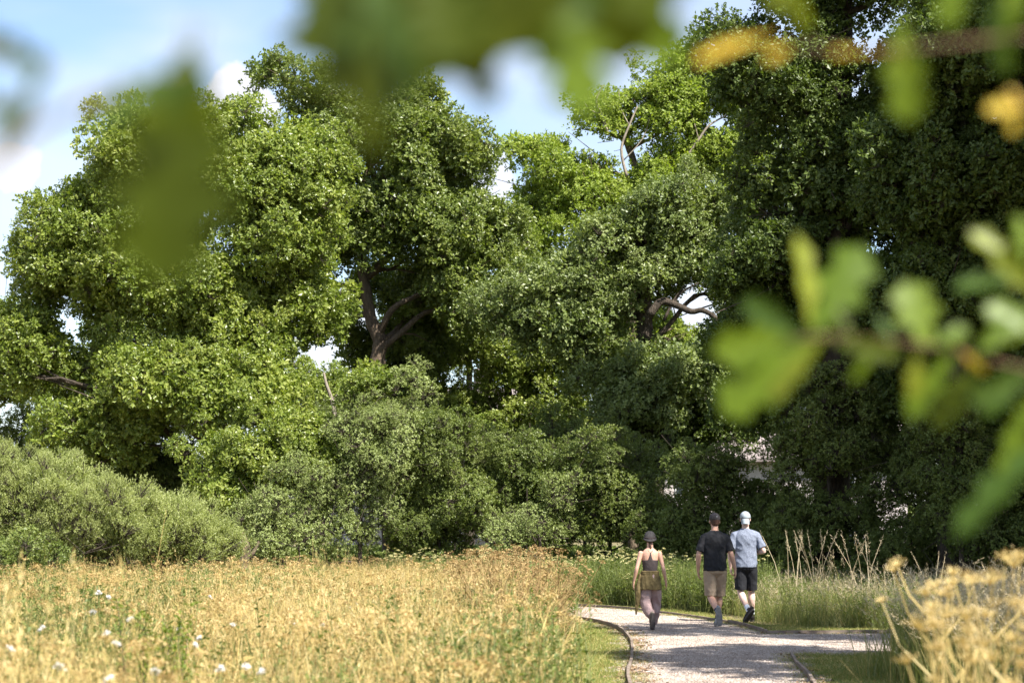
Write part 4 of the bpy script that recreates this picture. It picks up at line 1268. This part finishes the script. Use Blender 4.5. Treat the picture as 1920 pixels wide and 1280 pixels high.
spray('bright yellow green oak spray out of focus at the right, tip pointing left', [[(2150, 720, 2.0), (1920, 690, 1.9), (1760, 650, 1.85), (1560, 630, 1.8), (1480, 640, 1.8)]],
      [((1520, 640), (1350, 765), 1.8, 'green', .3, 1.3), ((1510, 625), (1335, 655), 1.85, 'green', -.2, 1.0), ((1525, 620), (1625, 460), 1.8, 'green', .2, 1.2), ((1520, 630), (1510, 435), 1.85, 'lime', .7, .7),
       ((1500, 630), (1395, 560), 1.8, 'deep', -.4, 1.0), ((1540, 640), (1440, 745), 1.78, 'lime', .6, .9), ((1560, 635), (1690, 665), 1.8, 'olive', .4, .8), ((1740, 650), (1700, 525), 1.85, 'green', .1, 1.6),
       ((1750, 650), (1815, 610), 1.85, 'green', -.3, 1.2), ((1720, 665), (1715, 745), 1.82, 'lime', .2, 1.1), ((1790, 660), (1700, 780), 1.9, 'green', .5, .9), ((1840, 680), (1750, 800), 1.9, 'olive', .1, .8),
       ((1800, 655), (1850, 700), 1.88, 'yellow', .5, .6), ((1960, 640), (1850, 560), 1.9, 'green', .2, 1.2), ((1900, 690), (1850, 780), 1.85, 'deep', -.2, 1.1), ((1960, 600), (1840, 640), 1.9, 'green', .6, 1.1),
       ((1930, 760), (1880, 900), 1.9, 'green', .2, .8), ((2000, 800), (1780, 990), 1.7, 'deep', .6, .55), ((1945, 700), (1820, 750), 1.8, 'deep', -.3, .9), ((1600, 640), (1560, 560), 1.86, 'olive', .5, .7), ((1640, 645), (1600, 720), 1.84, 'green', -.5, .7), ((1450, 650), (1390, 690), 1.8, 'green', .2, .9),
       ((1680, 655), (1650, 590), 1.9, 'deep', .3, .7), ((1830, 660), (1900, 600), 1.86, 'green', .2, .9), ((1960, 720), (1900, 820), 1.9, 'green', -.4, .9)], 7)
spray('pale blurred oak leaves crossing the right edge above the bright spray', [[(2060, 560, 1.9), (1940, 520, 1.9), (1860, 500, 1.9)]],
      [((1930, 520), (1825, 425), 1.9, 'lime', .3, .9), ((1920, 500), (1915, 400), 1.9, 'green', .5, .9), ((1915, 520), (1790, 530), 1.9, 'deep', .4, .8), ((1960, 560), (1860, 470), 1.85, 'lime', -.4, .8),
       ((1900, 520), (1850, 440), 1.95, 'deep', .5, 1.0)], 9)
spray('yellowing oak leaves on a brown twig, blurred at the upper right', [[(1990, 60, 1.5), (1800, 80, 1.5), (1640, 95, 1.5), (1480, 85, 1.5)]],
      [((1440, 70), (1300, 105), 1.5, 'yellow', .5, .7), ((1480, 90), (1435, 108), 1.5, 'yellow', .2, 1.3), ((1470, -60), (1510, 60), 1.5, 'lime', .5, .6), ((1690, 40), (1705, 230), 1.5, 'green', .3, .95), ((1660, 98), (1555, 92), 1.5, 'yellow', .9, .5),
       ((1790, -60), (1780, 50), 1.5, 'green', .1, 1.3), ((1865, -20), (1880, 140), 1.5, 'deep', .6, .7), ((1930, -60), (1880, 60), 1.5, 'green', .3, .9), ((1700, 60), (1680, 140), 1.48, 'lime', .8, .6), ((1500, -120), (1450, 20), 1.5, 'lime', .4, .7)], 11)
spray('orange yellow dying oak leaf alone near the upper right edge', [[(2000, 170, 1.6), (1950, 190, 1.6), (1915, 200, 1.6)]],
      [((1925, 200), (1850, 200), 1.6, 'yellow', .2, 1.2), ((1905, 215), (1898, 250), 1.6, 'yellow', -.3, 1.4), ((1915, 205), (1895, 165), 1.6, 'yellow', .5, 1.0)], 13)

# ------------------------------------------------------------------ people
M['skin'] = mat_noise('skin', ((.3, (.48, .27, .19)), (.7, (.58, .35, .26))), 6, 3, .5, sub=.1)
M['skin_pale'] = mat_noise('pale_skin', ((.3, (.55, .36, .29)), (.7, (.66, .46, .39))), 6, 3, .5, sub=.1)
M['hair'] = mat_noise('brown_hair', ((.3, (.035, .018, .012)), (.7, (.10, .05, .035))), 60, 3, .55, .003, 120, stretch=(1, 1, .2))


def cloth(name, c1, c2, sc_=9, bump=.006, rough=.85, bs=24):
    return mat_noise(name, ((.35, c1), (.65, c2)), sc_, 5, rough, bump, bs)


M['black'] = cloth('black_cotton', (.011, .011, .013), (.020, .020, .024), bs=12)
M['greytee'] = mat_noise('heather_grey_cotton', ((.32, (.105, .12, .165)), (.68, (.235, .26, .325))), 70, 3, .85, .004, 14)
M['beige'] = cloth('beige_cotton', (.32, .23, .155), (.42, .31, .215))
M['pink'] = cloth('dusty_pink_cotton', (.32, .215, .20), (.44, .31, .29))
M['khaki'] = cloth('olive_cloth', (.105, .075, .030), (.165, .122, .052))
M['brownblack'] = cloth('dark_brown_jersey', (.035, .026, .026), (.060, .045, .044))
M['darkshoe'] = cloth('dark_shoe', (.025, .02, .02), (.05, .04, .04), 20, .002)
M['greyshoe'] = cloth('grey_shoe', (.20, .21, .22), (.36, .37, .38), 20, .002)
M['tanshoe'] = cloth('dusty_tan_shoe', (.14, .115, .085), (.24, .20, .16), 20, .002)
M['solegrey'] = cloth('grey_sole', (.20, .19, .18), (.30, .285, .27), 30, .002)
M['soledark'] = cloth('dark_sole', (.05, .042, .04), (.09, .075, .07), 30, .002)
M['whitesock'] = cloth('white_sock', (.65, .68, .72), (.75, .78, .82), 30, .002)
M['navysock'] = cloth('navy_sock', (.02, .025, .045), (.05, .055, .09), 40, .002)
M['capdark'] = cloth('charcoal_cap', (.035, .030, .031), (.060, .052, .052), 20, .002)
M['capgrey'] = cloth('pale_grey_cap', (.25, .28, .31), (.33, .37, .40), 20, .002)
M['hat'] = cloth('charcoal_hat', (.030, .027, .027), (.062, .055, .054), 30, .003)
M['eye'] = cloth('eye_white', (.6, .6, .6), (.7, .7, .7), 5, 0)
M['iris'] = cloth('iris', (.03, .02, .01), (.05, .03, .02), 5, 0)


class Body:
    """collects overlapping closed tubes, then fuses them by voxel remeshing into one continuous surface"""
    def __init__(s): s.mb = MB()

    def tube(s, P, R, n=14, ref=None, sm=3, flat=False):
        P = [Vector(p) for p in P]
        if sm > 1:
            k = len(P)
            A = [(r if hasattr(r, '__len__') else (r, r)) for r in R]
            RP = curve_pts([Vector((a[0], a[1], 0)) for a in A], sm)
            P = curve_pts(P, sm); R = [(q.x, q.y) for q in RP]
        # rounded ends
        e0 = (P[0] - P[1]).normalized(); e1 = (P[-1] - P[-2]).normalized()
        r0 = R[0] if hasattr(R[0], '__len__') else (R[0],) * 2
        r1 = R[-1] if hasattr(R[-1], '__len__') else (R[-1],) * 2
        if not flat:
            P = [P[0] + e0 * min(r0) * .6] + P + [P[-1] + e1 * min(r1) * .6]
            R = [(r0[0] * .45, r0[1] * .45)] + list(R) + [(r1[0] * .45, r1[1] * .45)]
        v, f = tube_geo(P, R, n, True, ref=ref)
        s.mb.add(v, f)

    def ball(s, c, r, rot=None, n=12):
        V = []; Fc = []
        r = r if hasattr(r, '__len__') else (r, r, r)
        q = rot or Quaternion()
        for i in range(n + 1):
            th = pi * i / n
            for j in range(n * 2):
                ph = 2 * pi * j / (n * 2)
                V.append(Vector(c) + q @ Vector((sin(th) * cos(ph) * r[0], sin(th) * sin(ph) * r[1], cos(th) * r[2])))
        m = n * 2
        for i in range(n):
            for j in range(m):
                a, b = i * m + j, i * m + (j + 1) % m
                Fc.append((a, a + m, b + m, b))
        s.mb.add(V, Fc)

    def done(s, name, mat, parent, vox=.008, it=2, wrinkle=0, ws=9, seed=0, cut=None):
        me = s.mb.mesh(name, [mat])
        o = bpy.data.objects.new(name, me)
        tmp = bpy.data.scenes.new('work'); tmp.collection.objects.link(o)
        md = o.modifiers.new('fuse', 'REMESH'); md.mode = 'VOXEL'; md.voxel_size = vox; md.use_smooth_shade = True
        m2 = o.modifiers.new('smooth', 'SMOOTH'); m2.iterations = it; m2.factor = .5
        with bpy.context.temp_override(scene=tmp, view_layer=tmp.view_layers[0]):
            dg = bpy.context.evaluated_depsgraph_get()
            new = bpy.data.meshes.new_from_object(o.evaluated_get(dg))
        o.modifiers.clear(); o.data = new
        bpy.data.scenes.remove(tmp); C.objects.link(o)
        new.name = name
        if not new.materials: new.materials.append(mat)
        new.polygons.foreach_set('use_smooth', [True] * len(new.polygons))
        if wrinkle:
            from mathutils import noise
            nv = len(new.vertices)
            co = np.empty(nv * 3, np.float32); no = np.empty(nv * 3, np.float32)
            new.vertices.foreach_get('co', co); new.vertex_normals.foreach_get('vector', no)
            co = co.reshape(-1, 3); no = no.reshape(-1, 3)
            w = np.array([.6 * noise.noise(Vector((x * ws, y * ws, z * ws * .6 + seed * 7))) + .8 * (.28 - abs(noise.noise(Vector((x * ws * 1.5 + z * 3, y * ws * 1.5, z * ws * .9 + seed))))) * 2 + .35 * noise.noise(Vector((x * ws * 3, y * ws * 3, z * ws * 3 + seed))) for x, y, z in co.tolist()])
            co += no * (w * wrinkle)[:, None]
            new.vertices.foreach_set('co', co.ravel())
        new.update()
        o.parent = parent
        return o


def finger_hand(B, wrist, d, palmn, side, s=1.0, curl=.5):
    """palm and five separate fingers; d: direction of the hand, palmn: normal out of the palm, side: towards the thumb"""
    d = Vector(d).normalized(); pn = Vector(palmn); pn = (pn - d * pn.dot(d)).normalized()
    sd = d.cross(pn); sd = sd if sd.dot(Vector(side)) > 0 else -sd
    W = Vector(wrist)
    B.tube([W - d * .02 * s, W + d * .03 * s, W + d * .085 * s], [(.019 * s, .026 * s), (.016 * s, .036 * s), (.014 * s, .040 * s)], ref=pn, sm=2)
    for k, (off, ln) in enumerate(((.031, .070), (.011, .078), (-.010, .074), (-.030, .058))):
        p = W + d * .085 * s + sd * off * s
        a = curl * (.45 + .14 * k)
        pts = [p - d * .02 * s]
        dirc = d.copy()
        for j in range(3):
            dirc = (dirc * cos(a) + pn * sin(a)).normalized()
            pts.append(pts[-1] + dirc * ln * s * (.45, .33, .25)[j] + (d * .02 * s if j == 0 else Vector()))
            # keep bending about the knuckle axis
        B.tube(pts, [.0092 * s, .0088 * s, .0080 * s, .0065 * s], 8, sm=2)
    t0 = W + d * .025 * s + sd * .024 * s
    td = (d * .65 + sd * .6 + pn * .45).normalized()
    t1 = t0 + td * .036 * s
    t2 = t1 + (d * .9 + pn * .35 + sd * .1).normalized() * .030 * s
    B.tube([t0 - td * .012 * s, t1, t2, t2 + (d * .8 + pn * .6).normalized() * .02 * s], [.0135 * s, .0115 * s, .0098 * s, .008 * s], 8, sm=2)


def head(B, c, s=1.0, turn=0):
    q = Quaternion((0, 0, 1), turn)
    c = Vector(c)
    B.ball(c + q @ Vector((0, -.008, .02)) * s, (.074 * s, .094 * s, .092 * s), q)
    B.ball(c + q @ Vector((0, .028, -.045)) * s, (.056 * s, .064 * s, .070 * s), q)
    B.ball(c + q @ Vector((0, .070, -.092)) * s, (.024 * s, .020 * s, .016 * s), q)
    B.tube([c + q @ Vector((0, .088, .012)) * s, c + q @ Vector((0, .106, -.026)) * s], [.010 * s, .016 * s], 8, sm=1)
    for sg in (-1, 1):
        B.ball(c + q @ Vector((.077 * sg, -.004, -.012)) * s, (.011 * s, .019 * s, .031 * s), q)
        B.ball(c + q @ Vector((.030 * sg, .080, .030)) * s, (.022 * s, .010 * s, .007 * s), q)
    B.ball(c + q @ Vector((0, .086, -.058)) * s, (.024 * s, .010 * s, .007 * s), q)
    return q


def face_parts(root, body, c, q, s=1.0):
    c = Vector(c)
    for sg in (-1, 1):
        b = Body(); b.ball(c + q @ Vector((.031 * sg, .078, .010)) * s, .0125 * s, n=8)
        me = b.mb.mesh('eye', [M['eye']], True); e = link('eye', me, parent=body)
        b = Body(); b.ball(c + q @ Vector((.031 * sg, .0875, .010)) * s, .0055 * s, n=6)
        link('iris', b.mb.mesh('iris', [M['iris']], True), parent=e)


def shoe(root, ankle, toe, up, mat, mats, s=1.0, L=.29):
    """shoe lofted along heel -> toe, with a separate sole"""
    A = Vector(ankle); T = Vector(toe)
    d = (T - A).normalized(); up = Vector(up); up = (up - d * up.dot(d)).normalized(); sd = d.cross(up)
    heel = A - d * .075 * s
    B = Body(); pts = []; R = []
    for u, h, w in ((0, .035, .030), (.12, .042, .036), (.30, .044, .038), (.5, .036, .042), (.72, .027, .047), (.9, .021, .040), (1, .012, .022)):
        pts.append(heel + d * L * s * u + up * (h * s)); R.append((h * s, w * s))
    B.tube(pts, R, 14, ref=up, sm=2)
    B.tube([A + up * .03 * s, A + up * .085 * s], [.043 * s, .040 * s], 12, sm=1)
    sh = B.done('shoe', M[mat], root, .006, 1)
    mb = MB(); V = []; n = 14
    prof = []
    for i in range(n):
        a = 2 * pi * i / n
        x = .5 - .5 * cos(a); w = sin(a)
        ww = (.033 + .016 * x) if w > 0 else (.033 + .012 * x)
        prof.append((x, (1 if w >= 0 else -1) * abs(w) ** .6 * ww))
    for z in (-.022, .014):
        for x, w in prof:
            V.append(heel + d * (x * L * 1.03 * s - .004) + sd * w * s * 1.05 + up * z * s)
    Fc = [(i, (i + 1) % n, n + (i + 1) % n, n + i) for i in range(n)] + [tuple(range(n - 1, -1, -1)), tuple(range(n, 2 * n))]
    mb.add(V, Fc)
    link('sole', mb.mesh('sole', [M[mats]]), parent=sh)
    return sh


def leg(B, hip, knee, ank, s=1.0, k=1.0):
    hip, knee, ank = map(Vector, (hip, knee, ank))
    calf = knee.lerp(ank, .3) + Vector((0, -.016, 0)) * s
    B.tube([hip + Vector((0, 0, .02)), hip.lerp(knee, .4), knee + Vector((0, .0, .06)) * s, knee, calf, knee.lerp(ank, .65), ank],
           [.088 * s * k, .080 * s * k, .060 * s * k, .054 * s * k, .058 * s * k, .043 * s * k, .034 * s * k], 14)


def arm(B, sh, el, wr, s=1.0, k=1.0):
    sh, el, wr = map(Vector, (sh, el, wr))
    B.tube([sh, sh.lerp(el, .35), sh.lerp(el, .8), el, el.lerp(wr, .25), el.lerp(wr, .7), wr],
           [.056 * s * k, .050 * s * k, .042 * s * k, .040 * s * k, .042 * s * k, .032 * s * k, .025 * s * k], 12)


def torso(B, s=1.0, k=1.0, rings=None):
    rings = rings or ((.86, .150, .100), (.95, .165, .115), (1.05, .145, .100), (1.17, .152, .105), (1.30, .172, .115), (1.40, .180, .105), (1.455, .150, .085), (1.49, .085, .068))
    B.tube([Vector((0, 0 if z < 1.35 else -.01, z)) * s for z, a, b in rings], [(a * s * k, b * s * k) for z, a, b in rings], 22, ref=(1, 0, 0))
    B.tube([Vector((0, -.012, 1.44)) * s, Vector((0, 0, 1.52)) * s, Vector((0, .012, 1.60)) * s], [.062 * s, .056 * s, .055 * s], 14)


def cap(root, c, q, s, mat, backward):
    B = Body(); c = Vector(c)
    B.ball(c + q @ Vector((0, -.010, .036)) * s, (.084 * s, .103 * s, .088 * s), q)
    crown = B.done('cap', M[mat], root, .006, 1)
    # trim the lower part so that the crown ends in a rim
    me = crown.data
    import bmesh
    bm = bmesh.new(); bm.from_mesh(me)
    zc = c.z + .012 * s
    bmesh.ops.delete(bm, geom=[v for v in bm.verts if v.co.z < zc], context='VERTS')
    bmesh.ops.solidify(bm, geom=bm.faces[:], thickness=-.003)
    bm.to_mesh(me); bm.free()
    mb = MB(); V = []; n = 12; sg = -1 if backward else 1
    for r in range(5):
        u = r / 4
        for i in range(n + 1):
            a = pi * (.14 + .72 * i / n)
            x = cos(a) * .076; y = sin(a) * .093 + (.062 * u) * sin(a) ** .8
            V.append(c + q @ (Vector((x * (1 - .05 * u), sg * (y - .008) + (-.012), .014 - (.075 if backward else .022) * u * u - .012 * u - .010 * (x / .07) ** 2 * u)) * s))
    m = n + 1
    Fc = [(r * m + i, r * m + i + 1, r * m + m + i + 1, r * m + m + i) for r in range(4) for i in range(n)]
    k = len(V); V2 = [v + Vector((0, 0, -.003)) for v in V]
    Fc2 = [tuple(reversed([i + k for i in f])) for f in Fc]
    mb.add(V + V2, Fc + Fc2)
    link('peak', mb.mesh('peak', [M[mat]], True), parent=crown)
    b = Body(); b.ball(c + q @ Vector((0, -.010, .125)) * s, (.009, .009, .005), n=6)
    link('button', b.mb.mesh('button', [M[mat]], True), parent=crown)
    return crown


def hair(root, c, q, s, low=-.055):
    import bmesh
    B = Body(); c = Vector(c)
    B.ball(c + q @ Vector((0, -.020, .012)) * s, (.0795 * s, .090 * s, .090 * s), q)
    B.ball(c + q @ Vector((0, -.042, -.030)) * s, (.066 * s, .058 * s, .055 * s), q)
    o = B.done('hair', M['hair'], root, .006, 1, .004, 60)
    return o


def man(label, loc, rz, s, pose, tee, bottom, skin, shoes, socks, capm, backward, group, longer=0):
    root = thing('person', label, 'person', loc, group, rz)
    V_ = lambda t: Vector(t) * s
    B = Body(); torso(B, s)
    for side in ('l', 'r'):
        leg(B, V_(pose['hip' + side]), V_(pose['knee' + side]), V_(pose['ank' + side]), s)
        arm(B, V_(pose['sh' + side]), V_(pose['el' + side]), V_(pose['wr' + side]), s)
        finger_hand(B, V_(pose['wr' + side]), pose['hd' + side], pose['pn' + side], (0, 1, .1), s, pose.get('curl', .5))
    hc = V_((0, .022, 1.665))
    q = head(B, hc, s, pose.get('turn', 0))
    body = B.done('body', skin, root, .0065 * s, 2)
    face_parts(root, body, hc, q, s)
    hair(root, hc, q, s)
    cp = cap(root, hc, q, s, capm, backward)
    if not backward:
        mb = MB(); v, f = boxv(-.007, .007, -.004, 0, 0, .007)
        mb.add([Vector(p) + hc + q @ (Vector((.012, -.1125, .062)) * s) for p in v], f)
        link('badge', mb.mesh('badge', [M['whitesock']]), parent=cp)
    # t-shirt
    B = Body()
    rg_ = ((.89, .184, .140), (.97, .182, .138), (1.08, .176, .130), (1.20, .180, .128), (1.31, .194, .134), (1.39, .198, .126), (1.435, .184, .110), (1.475, .140, .092), (1.505, .084, .078), (1.515, .070, .068))
    B.tube([V_((0, -.004, z)) for z, a, b in rg_], [(a * s, b * s) for z, a, b in rg_], 26, ref=(1, 0, 0), flat=True)
    for side in ('l', 'r'):
        a, e = V_(pose['sh' + side]), V_(pose['el' + side])
        B.tube([a.lerp(V_((0, 0, 1.42)), .25), a + Vector((-.012 if side == 'r' else .012, 0, 0)), a.lerp(e, .38), a.lerp(e, .78)], [.064 * s, .068 * s, .064 * s, .068 * s], 16, sm=2, flat=True)
    B.done('t_shirt', tee, root, .0075, 1, .011, 7, seed=int(s * 100) + backward * 3)
    # shorts
    B = Body()
    B.tube([V_((0, 0, z)) for z in (1.01, .95, .86)], [(.165 * s, .124 * s), (.178 * s, .130 * s), (.170 * s, .122 * s)], 22, ref=(1, 0, 0))
    for side in ('l', 'r'):
        h, k = V_(pose['hip' + side]), V_(pose['knee' + side])
        B.tube([h + Vector((0, 0, .04)), h.lerp(k, .3), h.lerp(k, .62), h.lerp(k, .97 + longer)], [.100 * s, .102 * s, .096 * s, .096 * s], 18, sm=2, flat=True)
    B.done('shorts', bottom, root, .0075, 1, .006, 9, seed=4)
    for side in ('l', 'r'):
        ank, toe = V_(pose['ank' + side]), V_(pose['toe' + side])
        kn = V_(pose['knee' + side])
        B = Body(); d = (kn - ank).normalized()
        B.tube([ank - d * .02, ank + d * .05, ank + d * (.11 if socks == 'whitesock' else .075)], [.040 * s, .040 * s, .043 * s], 12, sm=1)
        B.done('sock', M[socks], root, .006, 1)
        dt = (toe - ank).normalized()
        up = (d - dt * d.dot(dt)).normalized()
        shoe(root, ank - up * .07 * s, toe - up * .0, up, shoes[0], shoes[1], s)
    return root


WG = 'walkers on the gravel path'
poseA = dict(hipl=(-.085, 0, .90), kneel=(-.075, .03, .49), ankl=(.005, -.30, .255), toel=(.03, -.33, .03),
             hipr=(.085, 0, .90), kneer=(.075, .16, .50), ankr=(.05, .24, .105), toer=(.05, .43, .04),
             shl=(-.178, -.01, 1.40), ell=(-.262, -.03, 1.13), wrl=(-.262, .06, .885), hdl=(.08, .35, -1), pnl=(1, .1, .1),
             shr=(.178, -.01, 1.40), elr=(.25, -.06, 1.135), wrr=(.315, .02, .90), hdr=(.12, .25, -1), pnr=(-1, .2, .1), turn=.12, curl=.6)
poseB = dict(hipl=(-.085, 0, .90), kneel=(-.085, .05, .49), ankl=(.02, -.20, .20), toel=(-.045, -.16, .02),
             hipr=(.085, 0, .90), kneer=(.095, .12, .49), ankr=(.105, .14, .105), toer=(.12, .33, .03),
             shl=(-.178, -.01, 1.40), ell=(-.255, -.05, 1.13), wrl=(-.245, .03, .89), hdl=(.05, .3, -1), pnl=(1, .1, .1),
             shr=(.178, -.01, 1.40), elr=(.285, -.05, 1.15), wrr=(.13, .19, 1.11), hdr=(-.9, .45, .05), pnr=(0, -.6, -.8), turn=-.05, curl=.7)
pA = gp(1346, 1180)
man('man in black t-shirt, beige shorts and charcoal cap walking on the path', (pA.x, pA.y + .32, .01), 0, 1.0, poseA, M['black'], M['beige'], M['skin'], ('greyshoe', 'solegrey'), 'navysock', 'capdark', False, WG)
pB = gp(1401, 1169)
man('man in grey t-shirt, black shorts and pale backward cap at the path edge', (pB.x, pB.y + .1, .01), -.03, 1.02, poseB, M['greytee'], M['black'], M['skin_pale'], ('darkshoe', 'soledark'), 'whitesock', 'capgrey', True, WG, -.08)


def woman(loc, s):
    root = thing('person', 'woman in black racerback top, olive wrap, pink trousers and dark hat walking on the path', 'person', loc, WG, 0)
    V_ = lambda t: Vector(t) * s
    p = dict(hipl=(-.085, 0, .90), kneel=(-.09, .02, .50), ankl=(-.0, -.27, .26), toel=(.015, -.30, .03),
             hipr=(.085, 0, .90), kneer=(.10, .16, .50), ankr=(.06, .26, .11), toer=(.06, .46, .04),
             shl=(-.165, -.01, 1.40), ell=(-.245, -.05, 1.11), wrl=(-.295, .02, .87), hdl=(-.1, .25, -1), pnl=(1, .1, .1),
             shr=(.165, -.01, 1.40), elr=(.235, -.06, 1.11), wrr=(.285, .02, .87), hdr=(.12, .3, -1), pnr=(-1, .1, .1))
    B = Body()
    torso(B, s, 1, ((.86, .160, .110), (.95, .168, .118), (1.07, .122, .090), (1.18, .128, .094), (1.30, .148, .100), (1.38, .152, .090), (1.44, .115, .075), (1.48, .065, .055)))
    for side in ('l', 'r'):
        leg(B, V_(p['hip' + side]), V_(p['knee' + side]), V_(p['ank' + side]), s, .95)
        arm(B, V_(p['sh' + side]), V_(p['el' + side]), V_(p['wr' + side]), s, .84)
        finger_hand(B, V_(p['wr' + side]), p['hd' + side], p['pn' + side], (0, 1, .1), s * .95, .5)
    hc = V_((0, .03, 1.645))
    q = head(B, hc, s)
    body = B.done('body', M['skin'], root, .0062, 2)
    face_parts(root, body, hc, q, s)
    hr = hair(root, hc, q, s)
    B = Body()      # plait down the nape
    B.tube([hc + V_((0, -.07, -.06)), hc + V_((.0, -.09, -.12)), hc + V_((.012, -.088, -.18)), hc + V_((.02, -.098, -.27))], [.030 * s, .022 * s, .018 * s, .009 * s], 10)
    B.done('plait', M['hair'], hr, .005, 1, .004, 50)
    # hat: round crown and short drooping brim
    prof = ((0, .135), (.035, .131), (.070, .112), (.092, .080), (.100, .040), (.104, .012), (.114, .000), (.124, -.016), (.120, -.022), (.108, -.006), (.098, .004))
    mb = MB(); V = []; n = 28
    for (r, z) in prof:
        for j in range(n):
            a = 2 * pi * j / n
            V.append(hc + Vector((cos(a) * r * s, sin(a) * r * 1.08 * s - .008, (z + .005 + .010 * cos(2 * a) * (r > .105)) * s + sin(a) * r * .16)))
    Fc = [(i * n + j, (i + 1) * n + j, (i + 1) * n + (j + 1) % n, i * n + (j + 1) % n) for i in range(len(prof) - 1) for j in range(n)]
    mb.add(V, Fc)
    ht = link('hat', mb.mesh('hat', [M['hat']], True), parent=root)
    mb = MB(); V = []
    for (r, z) in ((.1035, .012), (.1065, .014), (.1045, .040), (.1015, .042)):
        for j in range(n):
            a = 2 * pi * j / n
            V.append(hc + Vector((cos(a) * r * s, sin(a) * r * 1.08 * s - .008, (z + .005) * s + sin(a) * r * .16)))
    mb.add(V, [(i * n + j, ((i + 1) % 4) * n + j, ((i + 1) % 4) * n + (j + 1) % n, i * n + (j + 1) % n) for i in range(4) for j in range(n)])
    link('hat_band', mb.mesh('hat_band', [M['brownblack']], True), parent=ht)
    # racerback crop top
    B = Body()
    rr = ((1.055, .130, .098), (1.10, .131, .099), (1.17, .137, .102), (1.235, .145, .106), (1.265, .144, .104))
    B.tube([V_((0, 0, z)) for z, a, b in rr], [(a * s, b * s) for z, a, b in rr], 24, ref=(1, 0, 0), sm=2)
    B.tube([V_((0, -.090, 1.25)), V_((0, -.094, 1.33)), V_((0, -.088, 1.40))], [(.055 * s, .018 * s), (.026 * s, .014 * s), (.016 * s, .012 * s)], 12, ref=(1, 0, 0), sm=2)
    for sg in (-1, 1):
        B.tube([V_((0, -.090, 1.385)), V_((sg * .035, -.080, 1.43)), V_((sg * .062, -.035, 1.468)), V_((sg * .075, .03, 1.45)), V_((sg * .08, .085, 1.36)), V_((sg * .085, .10, 1.25))], [.008 * s] * 6, 8, sm=3)
    B.done('crop_top', M['brownblack'], root, .006, 1, .002, 20)
    # trousers
    B = Body()
    B.tube([V_((0, 0, z)) for z in (1.03, .95, .84)], [(.135 * s, .110 * s), (.172 * s, .128 * s), (.175 * s, .13 * s)], 20, ref=(1, 0, 0))
    for side in ('l', 'r'):
        h, k, a = V_(p['hip' + side]), V_(p['knee' + side]), V_(p['ank' + side])
        B.tube([h + Vector((0, 0, .04)), h.lerp(k, .5), k + Vector((0, -.01, .03)), k.lerp(a, .35) + Vector((0, -.02, -.01)), k.lerp(a, .7), k.lerp(a, .97)],
               [.105 * s, .108 * s, .104 * s, .098 * s, .080 * s, .055 * s], 18, sm=3, flat=True)
    B.done('trousers', M['pink'], root, .0075, 1, .014, 8, seed=3)
    # wrap tied round the hips, one tail hanging at the left side
    B = Body()
    rr = ((1.075, .128, .100), (1.03, .145, .112), (.97, .180, .134), (.88, .196, .148), (.78, .206, .156), (.745, .208, .158))
    B.tube([V_((0, -.004, z)) for z, a, b in rr], [(a * s, b * s) for z, a, b in rr], 28, ref=(1, 0, 0), flat=True)
    for zz in (1.06, 1.025):
        n = 20
        pts = [V_((cos(t * 2 * pi / n) * .146, sin(t * 2 * pi / n) * .115, zz)) for t in range(n + 1)]
        B.tube(pts, [.018 * s] * (n + 1), 8, sm=1)
    w = B.done('wrap', M['khaki'], root, .0075, 1, .008, 9, seed=8)
    B = Body()
    B.tube([V_((-.15, .02, 1.02)), V_((-.19, .0, .86)), V_((-.215, -.02, .68)), V_((-.235, -.03, .50)), V_((-.262, -.03, .30))], [(.045 * s, .05 * s), (.055 * s, .065 * s), (.060 * s, .065 * s), (.040 * s, .04 * s), (.010, .012)], 14, ref=(1, 0, 0))
    B.tube([V_((-.14, .05, 1.02)), V_((-.17, .06, .86)), V_((-.18, .07, .66)), V_((-.185, .06, .56))], [(.03 * s, .04 * s), (.022 * s, .06 * s), (.016 * s, .05 * s), (.006, .01)], 12, ref=(1, 0, 0))
    B.done('wrap_tail', M['khaki'], w, .006, 1, .008, 12, seed=5)
    for side in ('l', 'r'):
        ank, toe, kn = V_(p['ank' + side]), V_(p['toe' + side]), V_(p['knee' + side])
        d = (kn - ank).normalized(); dt = (toe - ank).normalized(); up = (d - dt * d.dot(dt)).normalized()
        shoe(root, ank - up * .07 * s, toe, up, 'tanshoe', 'soledark', s, .27)


pW = gp(1222, 1186)
woman((pW.x, pW.y + .26, .01), .845)

# the point clouds get their pieces last, so that fusing the figures above stays quick
for o, ng in PENDING:
    md = o.modifiers.new('pieces', 'NODES'); md.node_group = ng
